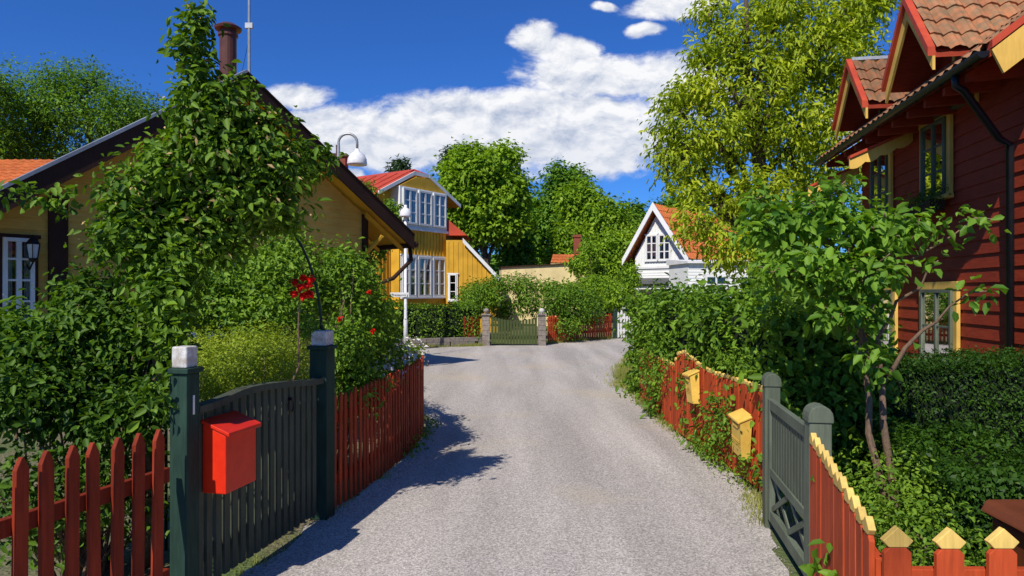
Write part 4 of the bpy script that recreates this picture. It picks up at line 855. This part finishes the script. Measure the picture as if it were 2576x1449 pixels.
def wt(cx,cy,rx,ry,d,lm,lab,n=9000,nm='woodland_tree'):
    bl=[]
    for k in range(8):
        bl.append(B(cx+random.uniform(-.6,.6)*rx,cy+random.uniform(-.7,.7)*ry,rx*random.uniform(.35,.55),ry*random.uniform(.25,.4),d,rx*.4*d/FL))
    bl.append(B(cx,cy-ry*.6,rx*.35,ry*.3,d)); bl.append(B(cx,cy+ry*.6,rx*.8,ry*.4,d))
    c=S(cx,cy,d); tree(nm,(c.x,d,0),bl,n,.25*d/42,LM[lm],lab,tr=.25,per=12,clump=.3,shell=.45,simple=True,aspect=.5,up=.7,twigs=12,group='trees behind the gardens',lump=.3)
wt(1400,500,75,100,50,'wood','tall dark green tree at woodland edge')
wt(1340,580,70,90,52,'wood','dark green tree behind maple')
wt(1470,535,60,85,47,'maple','mid-green tree at woodland edge')
wt(1545,585,75,85,46,'maple','green tree behind white house')
wt(1600,600,50,85,48,'wood','light green tree behind white house')
wt(1440,615,60,45,44,'maple','light green small tree beside cream building')
wt(1535,650,55,55,38,'maple','rounded green tree by cream building')
wt(1300,640,50,60,44,'wood','dark tree under maple crown')
wt(1180,640,60,60,46,'wood','dark tree behind yellow house')
wt(1700,570,60,80,50,'wood','green tree behind white house roof')
wt(1090,620,60,60,50,'wood','green tree behind yellow house')
shrub('garden_shrub',[B(1478,640,22,30,36,.6),B(1455,668,20,16,33,.5)],2500,.16,LM['maple'],'slim light green shrub beside cream building','bush',per=12,clump=.14,nst=8,lump=.15)
for (x_,y_,ry_,lab) in ((1138,395,40,'dark pine tree top above maple'),(1003,425,28,'dark pine tree above red roof')):
    bl=[B(x_,y_,28,ry_*.5,58,.8),B(x_+12,y_-12,18,ry_*.35,58,.6),B(x_-14,y_+22,22,ry_*.45,58,.6),B(x_,y_+60,30,40,58,1)]
    c=S(x_,y_,58); tree('pine_tree',(c.x,58,0),bl,2500,.4,LM['pine'],lab,tr=.25,per=10,clump=.2,simple=True,aspect=.25,lump=.15)
k=22000; xx=rng.uniform(-90,95,k); hh=5.0+1.5*np.sin(xx*.21)+1.0*np.sin(xx*.53+1); zz=hh*rng.random(k)**.7; yy=64+rng.normal(size=k)*2+2*np.sin(xx*.4)
pp=np.stack([xx,yy,zz],1); oo=np.tile(np.array([[0,-1,.4]]),(k,1)); lv,lf_,lt=leafgeo(pp,oo,1.0,simple=True,aspect=.7)
leafobj('woodland',lv,lf_,lt,LM['wood'],kind='stuff',label='distant dark green woodland mass',cat='woodland')
hedge('far_hedge',[(-8,20.6),(-3.1,21.4),(-1.25,22.15)],.8,1.30,15000,.07,LM['ivy'],'clipped green hedge above low granite wall',hvar=.08,simple=True)
shrub('arching_shrub',[B(1215,745,45,30,24,.6),B(1290,715,75,22,24.5,.6),B(1330,760,38,35,24.5,.6),B(1260,775,30,30,24.8,.5)],7500,.085,LM['mid'],'rounded green shrub arching behind green gate','bush',per=12,clump=.1,nst=10,lump=.15)
shrub('ivy_mound',[B(1440,775,62,42,23.6,.7),B(1400,760,38,42,23.2,.6),B(1485,775,30,45,24.3,.5),B(1440,740,42,20,24,.5),B(1420,820,50,25,22.9,.3)],10000,.08,LM['ivy'],'ivy mound spilling over red picket fence','bush',per=12,clump=.09,nst=10,lump=.15)
shrub('garden_shrub',[B(1545,745,40,35,29,.8),B(1500,720,50,25,30,.8),B(1400,726,60,12,29,.5),B(1585,700,22,35,31,.5)],7000,.12,LM['maple'],'light green shrubs in front of cream building','bush',per=12,clump=.13,nst=10,lump=.15)
shrub('garden_shrub',[B(1200,740,40,28,26,.7),B(1180,770,50,25,25,.7)],4000,.09,LM['ivy'],'green shrub beside yellow annex','bush',per=12,clump=.1,lump=.15)
def edgegrass(path,n,spread,h):
    P=[]; pw_=[V((*p,0)) for p in path]; Ls=[(pw_[i+1]-pw_[i]).length for i in range(len(pw_)-1)]; tot=sum(Ls)
    for i in range(len(pw_)-1):
        k=int(n*Ls[i]/tot); t=rng.random(k); dens=np.sin(t*Ls[i]*4+i)+rng.normal(size=k)*.8>-.2; t=t[dens]; a=np.array(pw_[i]);b=np.array(pw_[i+1]); u=(b-a)/Ls[i]; s=np.array([-u[1],u[0],0])
        P.append(a+np.outer(t*Ls[i],u)+np.outer(rng.normal(size=len(t))*spread,s))
    P=np.concatenate(P); P[:,2]=.0
    N_=len(P); a=unit(rng.normal(size=(N_,3))*.5+np.array([[0,0,1.2]])); b=unit(np.cross(a,rng.normal(size=(N_,3)))); s=h*(.4+rng.random((N_,1)))
    lv=np.stack([P-b*.004,P+b*.004,P+a*s+b*.001,P+a*s-b*.001],1).reshape(-1,3); f=np.arange(N_*4).reshape(-1,4); return lv,f,rng.random(N_)
gl=[edgegrass(left[3:13],3000,.04,.04),edgegrass(right[3:10],8000,.07,.07),edgegrass([(2.2,12.0),(2.4,13.4),(2.8,15.5)],12000,.2,.10),edgegrass([(-3,20.75),(-.9,21.55)],2500,.08,.10),edgegrass([(1.1,22.3),(2.2,23.65),(3.6,24.85)],3000,.08,.12)]
off=0; vs=[];fs=[];ts=[]
for a,b,c in gl: vs.append(a);fs.append(b+off);ts.append(c);off+=len(a)
leafobj('roadside_grass',np.concatenate(vs),np.concatenate(fs),np.concatenate(ts),LM['grass'],kind='stuff',label='dry grass tufts along lane edges',cat='grass',pivot=(0,0,0))
shrub('roadside_weeds',[((2.0,6+.5*k,.05),(.08,.3,.07)) for k in range(9)]+[((-1.02,7+.5*k,.06),(.08,.25,.1)) for k in range(4)],1100,.04,LM['mid'],'low weeds growing at fence feet','weeds',per=5,clump=.04,stem=False)
k=2600; t=rng.random(k)
lp_=np.array(left[2:12]); rp_=np.array(right[4:11])
def along(arr,t):
    i=np.minimum((t*(len(arr)-1)).astype(int),len(arr)-2); f=t*(len(arr)-1)-i; return arr[i]*(1-f)[:,None]+arr[i+1]*f[:,None]
xy=np.concatenate([along(lp_,t[:k//2])+np.abs(rng.normal(size=(k//2,1)))*[[.16,0]],along(rp_,t[k//2:])-np.abs(rng.normal(size=(k-k//2,1)))*[[.22,0]]])
gv=MB(); gm_=pmat('loose_gravel',(.44,.40,.36),(.26,.24,.22),scale=40,rough=.9,bump=.3)
for x_,y_ in xy:
    s=random.uniform(.003,.009); c=V((x_,y_,.008))
    vs=[c+V((s*random.uniform(.7,1.2)*math.cos(a),s*random.uniform(.7,1.2)*math.sin(a),0)) for a in (0,1.57,3.14,4.71)]+[c+V((random.uniform(-.3,.3)*s,random.uniform(-.3,.3)*s,s*.9))]
    gv.add(vs,[(0,1,4),(1,2,4),(2,3,4),(3,0,4)],gm_)
put(gv,'loose_gravel',kind='stuff',label='loose gravel stones scattered along lane edges',cat='gravel',fixn=False)
# ================================================================== WORLD
wd=bpy.data.worlds.new('World'); scene.world=wd; wd.use_nodes=True; nt=wd.node_tree; nt.nodes.clear(); N=nt.nodes; Lk=nt.links
def mth(op,a,b=None,c=None,clamp=False):
    n=N.new('ShaderNodeMath'); n.operation=op; n.use_clamp=clamp
    for i,x in enumerate((a,b,c)):
        if x is None: continue
        if isinstance(x,(int,float)): n.inputs[i].default_value=x
        else: Lk.new(x,n.inputs[i])
    return n.outputs[0]
def vmt(op,a,b=None):
    n=N.new('ShaderNodeVectorMath'); n.operation=op
    for i,x in enumerate((a,b)):
        if x is None: continue
        if isinstance(x,tuple): n.inputs[i].default_value=x
        else: Lk.new(x,n.inputs[i])
    return n.outputs['Value'] if op=='LENGTH' else n.outputs['Vector']
EL=math.radians(46); DX,DY=.45,.893
sky=N.new('ShaderNodeTexSky'); sky.sky_type='NISHITA'; sky.sun_disc=False; sky.sun_elevation=EL; sky.sun_rotation=math.atan2(-DX,-DY)%(2*math.pi); sky.altitude=0; sky.air_density=1; sky.dust_density=.3; sky.ozone_density=3
tint=vmt('MULTIPLY',sky.outputs[0],(.24,.60,1.25))
tc=N.new('ShaderNodeTexCoord'); sp=N.new('ShaderNodeSeparateXYZ'); Lk.new(tc.outputs['Generated'],sp.inputs[0])
yc=mth('MAXIMUM',sp.outputs[1],.05); u_=mth('DIVIDE',sp.outputs[0],yc); v_=mth('DIVIDE',sp.outputs[2],yc)
cb_=N.new('ShaderNodeCombineXYZ'); Lk.new(u_,cb_.inputs[0]); Lk.new(v_,cb_.inputs[1]); uv=cb_.outputs[0]
def fbm(vec,scale,det=7,rough=.55,dist=.0,col=False):
    n=N.new('ShaderNodeTexNoise'); n.inputs['Scale'].default_value=scale; n.inputs['Detail'].default_value=det; n.inputs['Roughness'].default_value=rough; n.inputs['Distortion'].default_value=dist; Lk.new(vec,n.inputs[0]); return n.outputs['Color' if col else 0]
def vor(vec,scale):
    n=N.new('ShaderNodeTexVoronoi'); n.voronoi_dimensions='2D'; n.feature='SMOOTH_F1'; n.inputs['Scale'].default_value=scale; n.inputs['Smoothness'].default_value=.6; Lk.new(vec,n.inputs['Vector']); return n.outputs['Distance']
def warp(vec,scale,amt):
    c=vmt('SUBTRACT',fbm(vec,scale,3,.5,col=True),(.5,.5,.5)); return vmt('ADD',vec,vmt('MULTIPLY',c,(amt,amt*.6,0)))
uw=warp(uv,14,.05)
cl=[(1000,345,350,90),(1250,335,380,105),(1480,345,340,100),(1490,190,230,72),(1345,95,68,42),(745,240,85,34),(1700,15,160,36),(885,432,34,18),(1620,75,42,22),(1130,275,210,55),(1520,18,46,14),(810,305,150,50),(1700,200,180,70),(2300,300,300,90),(1430,125,100,34),(1400,265,300,50)]
mn_=None
for (x,y,rx,ry) in cl:
    d=vmt('SUBTRACT',uw,((x-CX)/FL,(HY-y)/FL,0)); d=vmt('MULTIPLY',d,(FL/rx,FL/ry,0)); l=vmt('LENGTH',d)
    mn_=l if mn_ is None else mth('MINIMUM',mn_,l)
field=mth('SUBTRACT',1.0,mn_)
uvs=vmt('MULTIPLY',uw,(1,1.7,1))
def puff(vec,det=6):
    a=mth('MULTIPLY',mth('SUBTRACT',fbm(vec,10,det,.64),.48),2.2)
    b_=mth('MULTIPLY',mth('SUBTRACT',.40,vor(vec,26)),.18)
    return mth('ADD',a,b_)
pf=puff(uvs,9); pf2=puff(vmt('ADD',uvs,(-.008,.026,0)),6)
dens=mth('ADD',mth('MULTIPLY',field,1.35),pf)
mr=N.new('ShaderNodeMapRange'); mr.interpolation_type='SMOOTHSTEP'; mr.inputs[1].default_value=-.10; mr.inputs[2].default_value=.60; Lk.new(dens,mr.inputs[0])
front=mth('GREATER_THAN',sp.outputs[1],.1); alpha=mth('MULTIPLY',mth('MULTIPLY',mr.outputs[0],front),.97)
sh=mth('MULTIPLY_ADD',mth('SUBTRACT',pf,pf2),1.35,.76,clamp=True)  # sunlit and shaded sides of the clouds painted in from offset noise
low=N.new('ShaderNodeMapRange'); low.inputs[1].default_value=.15; low.inputs[2].default_value=.27; low.inputs[3].default_value=.62; low.inputs[4].default_value=1.0; Lk.new(mth('ADD',v_,mth('MULTIPLY',pf,.05)),low.inputs[0])  # shaded cloud undersides painted in by height
sh=mth('MULTIPLY',sh,low.outputs[0])
m2=N.new('ShaderNodeMix'); m2.data_type='RGBA'; m2.inputs[6].default_value=(3.2,4.1,6.0,1); m2.inputs[7].default_value=(9.9,9.9,10,1); Lk.new(sh,m2.inputs[0])
m3=N.new('ShaderNodeMix'); m3.data_type='RGBA'; Lk.new(alpha,m3.inputs[0]); Lk.new(tint,m3.inputs[6]); Lk.new(m2.outputs[2],m3.inputs[7])
bg=N.new('ShaderNodeBackground'); bg.inputs[1].default_value=.1; Lk.new(m3.outputs[2],bg.inputs[0]); wo=N.new('ShaderNodeOutputWorld'); Lk.new(bg.outputs[0],wo.inputs[0])
sl=bpy.data.lights.new('sun','SUN'); sl.energy=5.0; sl.angle=math.radians(.53); sl.color=(1,.94,.83); so=bpy.data.objects.new('sun',sl); COL.objects.link(so)
so.rotation_euler=V((DX*math.cos(EL),DY*math.cos(EL),-math.sin(EL))).to_track_quat('-Z','Y').to_euler(); so.location=(-20,-20,30)
cd=bpy.data.cameras.new('camera'); cd.lens=24; cd.sensor_width=36; cd.clip_end=2000; cd.shift_y=(HY-724.5)/2576
co=bpy.data.objects.new('camera',cd); COL.objects.link(co); co.location=(0,0,CAMH); co.rotation_euler=(math.radians(90),0,0); scene.camera=co
scene.view_settings.view_transform='Standard'; scene.view_settings.look='None'; scene.view_settings.exposure=0
